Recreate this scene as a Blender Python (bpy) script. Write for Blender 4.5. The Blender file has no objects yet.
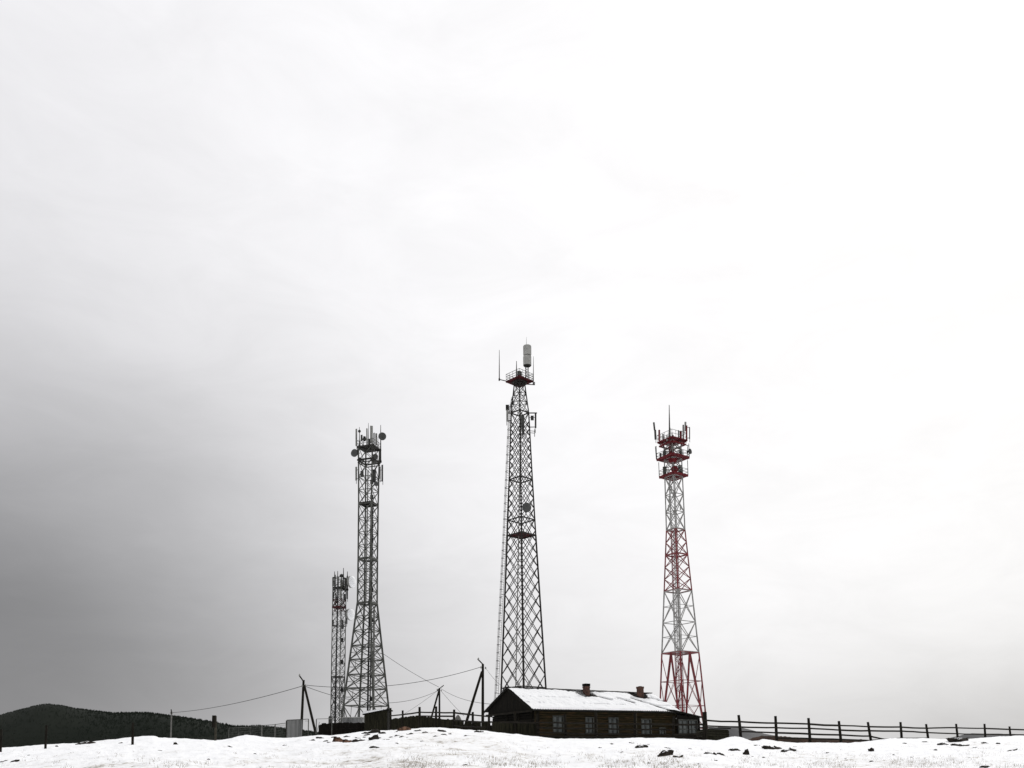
import bpy, math, random
from mathutils import Vector, Matrix, noise
R = math.radians
random.seed(7)
scene = bpy.context.scene
COL = scene.collection

# ------------------------------------------------------------------ camera
W, H, F = 1024, 768, 900.0
PITCH, ROLL, EYE = R(8.0), 0.0115, 1.6
YP = 765 - F*math.tan(PITCH)
CAM = Vector((0, 0, EYE))
_r = Vector((1, 0, 0)); _f = Vector((0, math.cos(PITCH), math.sin(PITCH))); _u = Vector((0, -math.sin(PITCH), math.cos(PITCH)))
CR = _r*math.cos(ROLL) - _u*math.sin(ROLL)
CU = _u*math.cos(ROLL) + _r*math.sin(ROLL)
CF = _f
def P(px, py, Y):
    d = CR*((px-512)/F) + CU*((YP-py)/F) + CF
    return CAM + d*(Y/d.y)
def mpp(px, py, Y):
    return (P(px, py, Y)-CAM).dot(CF)/F
cd = bpy.data.cameras.new('camera'); cam = bpy.data.objects.new('camera', cd); COL.objects.link(cam)
cd.sensor_width = 36; cd.lens = 36*F/W; cd.shift_y = (YP-384)/W; cd.clip_start = .1; cd.clip_end = 30000
M3 = Matrix((CR, CU, -CF)).transposed()
cam.matrix_world = Matrix.Translation(CAM) @ M3.to_4x4()
scene.camera = cam

# ------------------------------------------------------------------ object helpers
def tag(o, label=None, cat=None, group=None, kind=None):
    if label: o['label'] = label
    if cat: o['category'] = cat
    if group: o['group'] = group
    if kind: o['kind'] = kind
    return o
def empty(name, loc, label=None, cat=None, group=None):
    o = bpy.data.objects.new(name, None); o.empty_display_size = .3
    COL.objects.link(o); o.location = loc
    return tag(o, label, cat, group)
class MB:
    def __init__(s): s.v = []; s.f = []; s.parts = []
    def add(s, vs, fs):
        s.parts.append((list(vs), list(fs))); n = len(s.v); s.v += [Vector(v) for v in vs]; s.f += [tuple(i+n for i in f) for f in fs]; return s
    def bar(s, a, b, w, h=None, up=None):
        a = Vector(a); b = Vector(b); h = h or w
        d = b-a
        if d.length < 1e-6: return s
        d.normalize(); up = Vector(up) if up else Vector((0, 0, 1))
        if abs(d.dot(up)) > .98: up = Vector((0, 1, 0))
        x = d.cross(up).normalized()*(w/2); y = x.cross(d).normalized()*(h/2)
        vs = [a-x-y, a+x-y, a+x+y, a-x+y, b-x-y, b+x-y, b+x+y, b-x+y]
        return s.add(vs, [(0,3,2,1),(4,5,6,7),(0,1,5,4),(1,2,6,5),(2,3,7,6),(3,0,4,7)])
    def tube(s, a, b, r0, r1=None, n=8):
        a = Vector(a); b = Vector(b); r1 = r0 if r1 is None else r1
        d = (b-a).normalized(); up = Vector((0, 0, 1)) if abs(d.z) < .95 else Vector((0, 1, 0))
        x = d.cross(up).normalized(); y = x.cross(d).normalized()
        vs = []
        for c, r in ((a, r0), (b, r1)):
            for k in range(n):
                t = 2*math.pi*k/n; vs.append(c+x*(r*math.cos(t))+y*(r*math.sin(t)))
        fs = [(k, (k+1)%n, n+(k+1)%n, n+k) for k in range(n)]
        fs += [tuple(range(n-1, -1, -1)), tuple(range(n, 2*n))]
        return s.add(vs, fs)
    def path(s, pts, r, n=5):
        for a, b in zip(pts, pts[1:]): s.tube(a, b, r, r, n)
        return s
    def box(s, c, sx, sy, sz, yaw=0):
        m = Matrix.Rotation(yaw, 3, 'Z'); c = Vector(c)
        vs = [c+m @ Vector((i*sx/2, j*sy/2, k*sz/2)) for k in (-1, 1) for i, j in ((-1,-1),(1,-1),(1,1),(-1,1))]
        return s.add(vs, [(0,3,2,1),(4,5,6,7),(0,1,5,4),(1,2,6,5),(2,3,7,6),(3,0,4,7)])
    def lathe(s, c, axis, prof, n=16):
        # prof: (distance along axis, radius)
        d = Vector(axis).normalized(); up = Vector((0, 0, 1)) if abs(d.z) < .95 else Vector((0, 1, 0))
        x = d.cross(up).normalized(); y = x.cross(d).normalized(); c = Vector(c)
        vs = []
        for t, r in prof:
            for k in range(n):
                a = 2*math.pi*k/n; vs.append(c+d*t+x*(r*math.cos(a))+y*(r*math.sin(a)))
        fs = []
        for i in range(len(prof)-1):
            for k in range(n): fs.append((i*n+k, i*n+(k+1)%n, (i+1)*n+(k+1)%n, (i+1)*n+k))
        m = len(prof)-1
        fs += [tuple(range(n-1, -1, -1)), tuple(range(m*n, m*n+n))]
        return s.add(vs, fs)
    def build(s, name, mat, parent=None, loc=None, smooth=False):
        # world coordinates in; the object's origin sits at the parent's world location (or at loc)
        if parent:
            base = Vector(parent.location); p = parent.parent
            while p: base += Vector(p.location); p = p.parent
        else: base = Vector(loc) if loc is not None else Vector((0, 0, 0))
        me = bpy.data.meshes.new(name)
        me.from_pydata([tuple(v-base) for v in s.v], [], s.f); me.update()
        if smooth: me.polygons.foreach_set('use_smooth', [True]*len(me.polygons))
        me.materials.append(mat)
        o = bpy.data.objects.new(name, me); COL.objects.link(o)
        if parent: o.parent = parent
        elif loc is not None: o.location = base
        return o
def build_each(mb, name, mat, parent):
    for vs, fs in mb.parts:
        q = MB(); q.add(vs, fs); q.build(name, mat, parent)
def fbm(x, y, z=0, o=4): return noise.fractal(Vector((x, y, z)), 1.0, 2.0, o, noise_basis='PERLIN_ORIGINAL')
def lerp(a, b, t): return a+(b-a)*t
def interp(tab, x):
    if x <= tab[0][0]: return tab[0][1]
    for (a, va), (b, vb) in zip(tab, tab[1:]):
        if x <= b: return va+(vb-va)*(x-a)/(b-a)
    return tab[-1][1]
def sstep(a, b, x):
    t = min(1, max(0, (x-a)/(b-a))); return t*t*(3-2*t)

# ------------------------------------------------------------------ materials
def newmat(name):
    m = bpy.data.materials.new(name); m.use_nodes = True
    nt = m.node_tree; return m, nt, nt.nodes['Principled BSDF']
def N(nt, typ, **kw):
    n = nt.nodes.new(typ)
    for k, v in kw.items():
        if k.startswith('i_'): n.inputs[k[2:].replace('_', ' ')].default_value = v
        else: setattr(n, k, v)
    return n
def mottled(name, c1, c2, scale=3.0, rough=.8, metal=0, stretch=(1,1,1), bump=.2, detail=6, lo=.35, hi=.65, spec=.08, c3=None):
    m, nt, b = newmat(name); L = nt.links
    tc = N(nt, 'ShaderNodeTexCoord'); mp = N(nt, 'ShaderNodeMapping'); mp.inputs['Scale'].default_value = stretch
    L.new(tc.outputs['Object'], mp.inputs[0])
    nz = N(nt, 'ShaderNodeTexNoise', i_Scale=scale, i_Detail=detail, i_Roughness=.62); L.new(mp.outputs[0], nz.inputs['Vector'])
    cr = N(nt, 'ShaderNodeValToRGB'); cr.color_ramp.elements[0].position = lo; cr.color_ramp.elements[1].position = hi
    cr.color_ramp.elements[0].color = (*c1, 1); cr.color_ramp.elements[1].color = (*c2, 1)
    if c3:
        e = cr.color_ramp.elements.new((lo+hi)/2); e.color = (*c3, 1)
    L.new(nz.outputs['Fac'], cr.inputs[0]); L.new(cr.outputs[0], b.inputs['Base Color'])
    b.inputs['Roughness'].default_value = rough; b.inputs['Metallic'].default_value = metal
    b.inputs['Specular IOR Level'].default_value = spec
    if bump:
        bp = N(nt, 'ShaderNodeBump', i_Strength=bump, i_Distance=.03); L.new(nz.outputs['Fac'], bp.inputs['Height']); L.new(bp.outputs[0], b.inputs['Normal'])
    return m
M = {}
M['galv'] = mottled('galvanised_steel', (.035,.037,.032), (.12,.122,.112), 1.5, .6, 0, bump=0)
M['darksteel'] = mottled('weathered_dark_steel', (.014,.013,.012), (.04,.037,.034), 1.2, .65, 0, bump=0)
M['palesteel'] = mottled('pale_steel', (.2,.2,.19), (.34,.34,.325), 1.5, .6, 0, bump=0)
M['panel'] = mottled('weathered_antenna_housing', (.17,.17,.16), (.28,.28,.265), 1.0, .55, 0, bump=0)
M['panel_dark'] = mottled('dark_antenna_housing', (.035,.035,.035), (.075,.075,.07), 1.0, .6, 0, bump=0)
M['dish_dark'] = mottled('dark_dish_cover', (.06,.062,.06), (.10,.10,.098), .8, .6, 0, bump=0)
M['dish_white'] = mottled('white_dish_cover', (.80,.81,.83), (.88,.89,.90), .8, .5, 0, bump=0)
M['oldred'] = mottled('dark_rusty_red_paint', (.02,.006,.007), (.075,.012,.015), 2.0, .7, 0, bump=0)
M['drum'] = mottled('pale_drum_housing', (.30,.30,.285), (.42,.42,.40), 1.0, .6, 0, bump=0)
M['red'] = mottled('red_tower_paint', (.075,.010,.013), (.15,.018,.022), 2.0, .55, 0, bump=0)
M['cable'] = mottled('black_cable', (.012,.012,.012), (.03,.03,.03), 2, .6, 0, bump=0)
M['oldwood'] = mottled('dark_weathered_wood', (.006,.0055,.0045), (.022,.019,.014), 2.2, .9, 0, (6,6,.8), .5)
M['railwood'] = mottled('dark_rail_wood', (.009,.008,.007), (.032,.028,.022), 2.2, .9, 0, (1,6,6), .5)
M['picket'] = mottled('mossy_fence_boards', (.008,.008,.006), (.034,.032,.020), 2.0, .95, 0, (7,7,.5), .5)
M['log'] = mottled('brown_log_wall', (.009,.007,.004), (.060,.032,.016), 1.1, .9, 0, (.9,.9,7), .6, lo=.32, hi=.7, c3=(.026,.021,.010))
M['gable'] = mottled('black_old_boards', (.004,.004,.0035), (.014,.012,.009), 2.0, .95, 0, (5,5,.6), .5)
M['trim'] = mottled('faded_grey_paint', (.03,.03,.027), (.085,.088,.08), 4, .8, 0, bump=.2)
M['beam'] = mottled('worn_beam', (.025,.023,.018), (.075,.068,.052), 3, .9, 0, (1,1,1), .4)
M['brick'] = None
M['slate'] = mottled('grey_corrugated_roofing', (.016,.015,.014), (.05,.047,.043), 1.6, .9, 0, bump=.3)
M['corr'] = mottled('dull_corrugated_metal', (.10,.103,.103), (.26,.262,.258), .9, .55, .3, (4,4,.35), .1)
M['concrete'] = mottled('grey_concrete', (.11,.108,.10), (.19,.185,.175), 4, .9, 0, bump=.3)
M['rock'] = mottled('dark_rock', (.010,.009,.008), (.05,.042,.034), 3.0, .95, 0, bump=.8, lo=.3, hi=.72)
M['brownrock'] = mottled('brown_rock', (.015,.011,.009), (.30,.17,.115), 1.7, .95, 0, bump=.8, lo=.42, hi=.68)
M['curtain'] = mottled('curtain_and_reflection', (.05,.058,.058), (.14,.148,.143), 2.5, .9, 0, (5,5,.5), 0)
M['insul'] = mottled('porcelain', (.2,.2,.19), (.35,.34,.32), 4, .3, 0, bump=0)
# brick
def brickmat():
    m, nt, b = newmat('chimney_brick'); L = nt.links
    tc = N(nt, 'ShaderNodeTexCoord')
    br = N(nt, 'ShaderNodeTexBrick', i_Scale=1.0, i_Mortar_Size=.012); br.inputs['Brick Width'].default_value = .26; br.inputs['Row Height'].default_value = .075
    br.inputs['Color1'].default_value = (.15,.05,.025,1); br.inputs['Color2'].default_value = (.075,.027,.016,1); br.inputs['Mortar'].default_value = (.08,.065,.055,1)
    mp = N(nt, 'ShaderNodeMapping'); mp.inputs['Rotation'].default_value = (R(90), 0, 0)
    L.new(tc.outputs['Object'], mp.inputs[0]); L.new(mp.outputs[0], br.inputs['Vector'])
    nz = N(nt, 'ShaderNodeTexNoise', i_Scale=3.0, i_Detail=5.0); L.new(tc.outputs['Object'], nz.inputs['Vector'])
    mx = N(nt, 'ShaderNodeMix', data_type='RGBA', blend_type='MULTIPLY'); mx.inputs[0].default_value = .7
    cr = N(nt, 'ShaderNodeValToRGB'); cr.color_ramp.elements[0].position = .4; cr.color_ramp.elements[0].color = (.25,.22,.2,1); cr.color_ramp.elements[1].position = .6
    L.new(nz.outputs['Fac'], cr.inputs[0]); L.new(br.outputs['Color'], mx.inputs[6]); L.new(cr.outputs[0], mx.inputs[7]); L.new(mx.outputs[2], b.inputs['Base Color'])
    b.inputs['Roughness'].default_value = .95; return m
M['brick'] = brickmat()
def glassmat():
    m, nt, b = newmat('window_glass')
    b.inputs['Base Color'].default_value = (.03,.035,.035,1); b.inputs['Roughness'].default_value = .12; b.inputs['Specular IOR Level'].default_value = .5
    return m
M['glass'] = glassmat()
def bandmat(name, bands, light, red):
    """paint bands by height above the tower's base; bands: heights at which the colour swaps, starting with red"""
    m, nt, b = newmat(name); L = nt.links
    tc = N(nt, 'ShaderNodeTexCoord'); sp = N(nt, 'ShaderNodeSeparateXYZ'); L.new(tc.outputs['Object'], sp.inputs[0])
    acc = None; sgn = 1
    for i, z in enumerate(bands):
        g = N(nt, 'ShaderNodeMath', operation='GREATER_THAN'); L.new(sp.outputs[2], g.inputs[0]); g.inputs[1].default_value = z
        a = N(nt, 'ShaderNodeMath', operation='ADD' if i % 2 == 0 else 'SUBTRACT')
        if acc: L.new(acc.outputs[0], a.inputs[0])
        else: a.inputs[0].default_value = 0
        L.new(g.outputs[0], a.inputs[1]); acc = a
    mx = N(nt, 'ShaderNodeMix', data_type='RGBA'); L.new(acc.outputs[0], mx.inputs[0])
    mx.inputs[6].default_value = (*red, 1); mx.inputs[7].default_value = (*light, 1)
    nz = N(nt, 'ShaderNodeTexNoise', i_Scale=1.3, i_Detail=5.0); L.new(tc.outputs['Object'], nz.inputs['Vector'])
    cr = N(nt, 'ShaderNodeValToRGB'); cr.color_ramp.elements[0].position = .38; cr.color_ramp.elements[0].color = (.45,.42,.4,1); cr.color_ramp.elements[1].position = .6
    m2 = N(nt, 'ShaderNodeMix', data_type='RGBA', blend_type='MULTIPLY'); m2.inputs[0].default_value = .8
    L.new(nz.outputs['Fac'], cr.inputs[0]); L.new(mx.outputs[2], m2.inputs[6]); L.new(cr.outputs[0], m2.inputs[7]); L.new(m2.outputs[2], b.inputs['Base Color'])
    b.inputs['Roughness'].default_value = .6; return m

def snowmat(name='snow', patchy=True):
    m, nt, b = newmat(name); L = nt.links
    tc = N(nt, 'ShaderNodeTexCoord')
    nz = N(nt, 'ShaderNodeTexNoise', i_Scale=.5, i_Detail=9.0, i_Roughness=.68); L.new(tc.outputs['Object'], nz.inputs['Vector'])
    b.inputs['Base Color'].default_value = (.90,.91,.925,1); b.inputs['Roughness'].default_value = .75; b.inputs['Specular IOR Level'].default_value = .2
    if patchy:
        # thin places in the snow where dead grass and soil come through
        n2 = N(nt, 'ShaderNodeTexNoise', i_Scale=3.2, i_Detail=8.0, i_Roughness=.75); L.new(tc.outputs['Object'], n2.inputs['Vector'])
        ma = N(nt, 'ShaderNodeMath', operation='MULTIPLY'); L.new(nz.outputs['Fac'], ma.inputs[0]); L.new(n2.outputs['Fac'], ma.inputs[1])
        at = N(nt, 'ShaderNodeAttribute', attribute_name='thin')
        m3 = N(nt, 'ShaderNodeMath', operation='MULTIPLY_ADD'); L.new(at.outputs['Fac'], m3.inputs[0]); m3.inputs[1].default_value = .105; L.new(ma.outputs[0], m3.inputs[2])
        cr = N(nt, 'ShaderNodeValToRGB'); e = cr.color_ramp.elements
        e[0].position = .30; e[0].color = (.92,.93,.945,1); e[1].position = .49; e[1].color = (.20,.17,.13,1)
        x = e.new(.37); x.color = (.86,.865,.87,1); x = e.new(.425); x.color = (.62,.60,.57,1)
        L.new(m3.outputs[0], cr.inputs[0]); L.new(cr.outputs[0], b.inputs['Base Color'])
    n4 = N(nt, 'ShaderNodeTexNoise', i_Scale=4.0, i_Detail=7.0, i_Roughness=.6); L.new(tc.outputs['Object'], n4.inputs['Vector'])
    bp = N(nt, 'ShaderNodeBump', i_Strength=.8, i_Distance=.12); L.new(n4.outputs['Fac'], bp.inputs['Height']); L.new(bp.outputs[0], b.inputs['Normal'])
    return m
M['snow'] = snowmat(); M['roofsnow'] = snowmat('roof_snow', False)
for _n in M['roofsnow'].node_tree.nodes:
    if _n.type == 'BUMP': _n.inputs['Strength'].default_value = .25
M['hill'] = mottled('dark_forest_floor', (.006,.009,.006), (.011,.014,.010), .003, 1, 0, bump=0)
M['hill_bare'] = mottled('bare_grey_hillside', (.09,.09,.092), (.17,.17,.172), .01, 1, 0, bump=0)
M['tree'] = mottled('dark_conifer', (.016,.021,.016), (.028,.034,.027), .02, 1, 0, bump=0)
M['earth'] = mottled('bare_brown_earth', (.012,.010,.008), (.06,.032,.020), .8, 1, 0, bump=.6, lo=.3, hi=.7)
M['grass'] = mottled('dead_straw_grass', (.12,.09,.055), (.30,.24,.16), 3, .9, 0, bump=0)

# ------------------------------------------------------------------ terrain
CREST = [(-60,751),(0,748),(46,744.5),(80,743),(110,740),(130,737.2),(148,735.8),(154,735.6),(159,737.6),(172,738.6),(200,739.5),(213,740),(225,739.2),(238,736),
 (247,735),(255,736),(265,737.3),(285,737.8),(300,736.8),(312,735.8),(330,735.2),(345,733.6),(360,731.6),(375,731),(395,730),(410,728.8),(428,727.6),(440,727.6),
 (455,729.2),(472,730.2),(488,731.2),(505,733),(520,735),(535,736.8),(555,738.2),(600,739),(640,738),(660,738),(690,739),(705,740.2),(716,740.4),(722,739),(729,736.8),
 (735,736.2),(743,737.8),(752,740.8),(758,740.6),(763,739),(769,740),(785,742),(800,742.6),(820,742.8),(850,742.6),(870,741),(880,739.6),(890,738.5),(920,738.4),
 (940,739),(955,739),(975,738.6),(1000,736.8),(1024,735.4),(1090,733)]
DT = [(-.7,64),(-.5,66),(-.25,66),(-.1,62),(0,60),(.2,60),(.7,62)]
_tab = []
for px, py in CREST:
    Y = 60
    for _ in range(4):
        p = P(px, py, Y); u = p.x/p.y; Y = interp(DT, u)
    p = P(px, py, Y); _tab.append((p.x/p.y, p.z, Y))
UT = [(u, z) for u, z, Y in _tab]
def ground(x, y):
    rr = math.hypot(x, y)
    if rr < 1e-3: return 0.0
    az = math.atan2(x, y); ac = max(-.62, min(.62, az)); u = math.tan(ac)
    zc = interp(UT, u); D = interp(DT, u)/math.cos(ac)
    t = rr/D
    side = sstep(.62, 2.6, abs(az))
    # crest detail belongs to the crest: nearer and further it melts into a smooth slope
    zs = (interp(UT, u-.03)+interp(UT, u+.03)+interp(UT, u-.06)+interp(UT, u+.06)+zc)/5
    k = sstep(.8, .97, t)*(1-sstep(1.02, 1.35, t))
    zc2 = lerp(zs if t > 1 else min(zs, zc+.15), zc, k)
    if t < 1: z = zc2*t
    else: z = zc2 - .35*sstep(1.0, 1.5, t)
    if rr > 230: z -= 45*sstep(230, 1500, rr)
    z = lerp(z, -.05*min(rr, 400), side)
    nz = .10*fbm(x*.45, y*.3, 2) + .06*fbm(x*1.5, y*1.3, 5) + .022*fbm(x*4.5, y*3.5, 6) + .16*fbm(x*.12, y*.09, 9)*(1-k)
    z += nz*min(1, rr/15)*(1 if t < .9 else .6)*(1 if rr < 400 else 0)
    return z
def ground_hit(px, py):
    d = CR*((px-512)/F) + CU*((YP-py)/F) + CF; d = d/d.y
    Y = 12.0
    while Y < 110:
        p = CAM+d*Y
        if p.z <= ground(p.x, p.y): return p
        Y += .1
    return CAM+d*62
azs = []
a = -180.0
while a < 180:
    azs.append(a)
    if -36 <= a < 36: a += .09
    elif -50 <= a < 50: a += .5
    else: a += 5
    a = round(a, 4)
    if a > 180: break
rs = [.8, 2, 4, 6, 9, 12, 15]
r = 15
while r < 100: r += (.32 if 20 < r < 72 else .6); rs.append(r)
while r < 9500: r *= 1.12; rs.append(r)
vs = [(0, 0, 0)]; fs = []; thin = [0.0]
na = len(azs)
for r in rs:
    for a in azs:
        x = r*math.sin(R(a)); y = r*math.cos(R(a)); vs.append((x, y, ground(x, y)))
        thin.append(max(0.0, .5+.8*fbm(x*.08+3, y*.05+7) + .25*(sstep(60, 24, r)) - .25*(1 if x < -6 else 0)-.1))
for i in range(len(rs)-1):
    for k in range(na):
        k2 = (k+1) % na
        fs.append((1+i*na+k, 1+i*na+k2, 1+(i+1)*na+k2, 1+(i+1)*na+k))
for k in range(na): fs.append((0, 1+(k+1)%na, 1+k))
me = bpy.data.meshes.new('ground'); me.from_pydata(vs, [], fs); me.update()
me.polygons.foreach_set('use_smooth', [True]*len(me.polygons))
at = me.attributes.new('thin', 'FLOAT', 'POINT'); at.data.foreach_set('value', thin)
me.materials.append(M['snow'])
g = bpy.data.objects.new('ground', me); COL.objects.link(g); tag(g, kind='structure')
# make sure normals point up
if me.polygons[len(me.polygons)//2].normal.z < 0: me.flip_normals()

# hills far behind
def hill(name, prof, Y0, depth, mat, nx=220, ny=26, rough=8, treesize=None):
    vs, fs = [], []
    x0, x1 = prof[0][0], prof[-1][0]
    crest = []
    for j in range(ny+1):
        t = j/ny; dy = (t-.5)*2*depth; sh = math.cos((t-.5)*math.pi)**1.2 if 0 < t < 1 else 0
        for i in range(nx+1):
            px = lerp(x0, x1, i/nx); top = P(px, interp(prof, px), Y0)
            zz = -45 + (top.z+45)*sh + rough*fbm(top.x*.004, dy*.004, 3)*sh
            if j == ny//2: zz = top.z
            vs.append((top.x*(Y0+dy)/Y0, Y0+dy, zz))
    for j in range(ny):
        for i in range(nx):
            a = j*(nx+1)+i; fs.append((a, a+1, a+nx+2, a+nx+1))
    b = MB(); b.add(vs, fs); o = b.build(name, mat, smooth=True)
    tag(o, kind='structure'); return vs, nx, ny
HP = [(-260,728),(-160,724),(-80,720),(0,714.6),(20,709),(35,705),(47,703.4),(60,704.8),(80,708.5),(95,711),(112,713),(130,712.8),(150,713),(160,714.4),(180,717.5),(200,720.5),(215,723),(232,726),(262,726.8),(290,729),(330,735),(380,744),(420,752)]
hv, hnx, hny = hill('hill', [(a, b+.9) for a, b in HP], 3800, 900, M['hill'])
t = MB()
for k in range(16000):
    i = random.randint(0, hnx-1); j = random.randint(2, hny//2+1) if random.random() < .6 else hny//2 + random.randint(-1, 1)
    a, b_, c_ = hv[j*(hnx+1)+i], hv[j*(hnx+1)+i+1], hv[(j+1)*(hnx+1)+i]
    s, q = random.random(), random.random()
    p = Vector(a)+(Vector(b_)-Vector(a))*s+(Vector(c_)-Vector(a))*q
    if p.x < -2600: continue
    pxx = p.x/p.y*900+512
    f_ = lerp(.5, 1.0, sstep(40, 130, pxx))
    h = random.uniform(5, 11)*f_*(1.25 if random.random() < .05 else 1); r = h*random.uniform(.3, .5); n0 = len(t.v)
    t.add([p+Vector((r*math.cos(w), r*math.sin(w), -1)) for w in (0, 1.57, 3.14, 4.71)]+[p+Vector((0, 0, h))], [(0,1,4),(1,2,4),(2,3,4),(3,0,4)])
f = t.build('forest', M['tree']); tag(f, 'dark conifer forest covering the far hill on the left', 'forest', kind='stuff')
hill('hill', [(560,752),(640,742),(690,731),(715,727.6),(728,726.2),(740,727.2),(752,730),(764,733.6),(780,736.4),(800,737.8),(830,738.5),(862,739.6),(905,741),(945,739),(962,735),(972,733.2),(985,733.6),(1000,733.5),(1030,737),(1090,746)], 1900, 260, M['hill_bare'], rough=3)
# bare brown bank behind the rail fence
b = MB(); vs = []; fs = []; nx = 120
BP = [(745,741),(753,737.5),(765,735.5),(780,736.2),(800,737.6),(825,739),(850,739.6),(880,741),(900,743)]
for j in range(5):
    for i in range(nx+1):
        px = lerp(745, 900, i/nx); top = P(px, interp(BP, px)+1.3*fbm(px*.22, 3), 74)
        gz = ground(top.x, top.y)-.3; k = [0, .8, 1, .8, 0][j]
        vs.append((top.x, 74+(j-2)*1.2, gz+(top.z-gz)*k+.05*fbm(top.x*2, j*3)))
for j in range(4):
    for i in range(nx): a = j*(nx+1)+i; fs.append((a, a+1, a+nx+2, a+nx+1))
b.add(vs, fs); o = b.build('earth_bank', M['earth'], smooth=True); tag(o, kind='structure')

# ------------------------------------------------------------------ lattice tower kit
class Tower:
    def __init__(s, cx, cy_base, Y, yaw, label, sil, name='lattice_tower', outer=None):
        """sil: (py, half width in px of the silhouette)"""
        s.Y = Y; base = P(cx, cy_base, Y); s.c = Vector((base.x, Y, 0)); s.yaw = yaw = yaw-math.atan2(base.x, Y)
        s.z0 = ground(base.x, Y)-.15
        s.root = empty(name, (base.x, Y, s.z0), label, 'tower', 'telecommunication towers on the hilltop')
        y0_ = yaw+math.atan2(base.x, Y); oc = max(abs(math.cos(y0_)), abs(math.sin(y0_)))
        s.oc = oc
        s.tab = sorted((s.z(py), hw*mpp(cx, py, Y)/oc) for py, hw in sil)
        # extrapolate to ground
        (za, ra), (zb, rb) = s.tab[0], s.tab[1]
        s.tab.insert(0, (s.z0, ra+(rb-ra)/(zb-za)*(s.z0-za)))
    def z(s, py):
        p0 = s.c
        # height at which the vertical axis shows at image row py
        px = 512
        for _ in range(6):
            p = P(px, py, s.Y); v = Vector((s.c.x, s.Y, p.z))-CAM
            px = 512+F*v.dot(CR)/v.dot(CF)
        return P(px, py, s.Y).z
    def r(s, z): return interp(s.tab, z)
    def corner(s, k, z, rr=None):
        a = s.yaw + k*math.pi/2; r = s.r(z) if rr is None else rr
        return Vector((s.c.x+r*math.cos(a), s.Y+r*math.sin(a), z))
    def legs(s, ztop, w0, w1, mat, name='leg'):
        zs = [z for z, r in s.tab if z < ztop-.01]+[ztop]
        n = len(zs)
        for k in range(4):
            m = MB()
            for za, zb in zip(zs, zs[1:]):
                t = (za-s.z0)/(ztop-s.z0); m.tube(s.corner(k, za), s.corner(k, zb), lerp(w0, w1, t)/2, lerp(w0, w1, t)/2, 6)
            m.build(name, mat, s.root)
    def xbrace(s, zs, w, mb, horiz=True, cross=True):
        for za, zb in zip(zs, zs[1:]):
            for k in range(4):
                a, b, c, d = s.corner(k, za), s.corner(k+1, za), s.corner(k, zb), s.corner(k+1, zb)
                if cross: mb.bar(a, d, w); mb.bar(b, c, w)
                if horiz: mb.bar(c, d, w*1.1)
    def diamonds(s, zs, w, mb):
        for i in range(len(zs)-2):
            za, zb = zs[i], zs[i+2]
            for k in range(4):
                mb.bar(s.corner(k, za), s.corner(k+1, zb), w); mb.bar(s.corner(k+1, za), s.corner(k, zb), w)
    def ring(s, z, w, mb, rr=None, cross=False):
        for k in range(4): mb.bar(s.corner(k, z, rr), s.corner(k+1, z, rr), w)
        if cross:
            mb.bar(s.corner(0, z, rr), s.corner(2, z, rr), w); mb.bar(s.corner(1, z, rr), s.corner(3, z+.02, rr), w)
    def at(s, px, py, dy=0): return P(px, py, s.Y+dy)
def plate(s, z, rr, th, mat, name='platform', hole=None):
    m = MB()
    # grating deck: frame beams plus boards
    for k in range(4): m.bar(s.corner(k, z, rr), s.corner(k+1, z, rr), .12, th)
    n = 11
    for i in range(n):
        t = (i+.5)/n
        a = s.corner(0, z, rr).lerp(s.corner(1, z, rr), t); b = s.corner(3, z, rr).lerp(s.corner(2, z, rr), t)
        m.bar(a, b, rr*1.414/n*.86, th*.5)
    m.bar(s.corner(0, z-th*.6, rr), s.corner(2, z-th*.6, rr), .1, .12); m.bar(s.corner(1, z-th*.6, rr), s.corner(3, z-th*.6, rr), .1, .1)
    return m.build(name, mat, s.root)
def railing(s, z, rr, h, mat, n=3, w=.05, rails=2):
    m = MB()
    for k in range(4):
        a, b = s.corner(k, z, rr), s.corner(k+1, z, rr)
        for i in range(n): p = a.lerp(b, i/n); m.bar(p, p+Vector((0, 0, h)), w)
        for q in range(rails):
            d = Vector((0, 0, h*(1-q/rails))); m.bar(a+d, b+d, w)
    return m.build('railing', mat, s.root)
def panel(s, px, y0, y1, w, dy=0, mat='panel', wm=None, to=None, tiltx=0, name='panel_antenna'):
    """sector antenna: rounded box on a mast pipe with clamps"""
    a = s.at(px, y1, dy); b = s.at(px+tiltx, y0, dy); k = mpp(px, y0, s.Y); ww = w*k
    m = MB(); yaw = random.uniform(-.4, .4)
    sec = [(-.5,-.22),(-.38,-.4),(.38,-.4),(.5,-.22),(.5,.3),(-.5,.3)]
    rot = Matrix.Rotation(yaw, 3, 'Z'); vs = []
    for p in (a, b):
        for x, y in sec: vs.append(p+rot @ Vector((x*ww, y*ww*.8, 0)))
    n = len(sec); m.add(vs, [(i, (i+1)%n, n+(i+1)%n, n+i) for i in range(n)]+[tuple(range(n-1,-1,-1)), tuple(range(n, 2*n))])
    o = m.build(name, M[mat], s.root)
    q = MB(); back = rot @ Vector((0, ww*.75+.06, 0))
    q.tube(a+back-Vector((0, 0, .5)), b+back+Vector((0, 0, .15)), .045, n=6)
    for t in (.15, .85): p = a.lerp(b, t); q.bar(p+rot @ Vector((0, ww*.2, 0)), p+back, .06)
    if to is not None:
        for t in (.1, .75):
            p = a.lerp(b, t)+back; q.bar(p, Vector((to.x, to.y, p.z)), .06)
    q.build('mounting_pipe', M['darksteel'], o)
    return o
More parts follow.
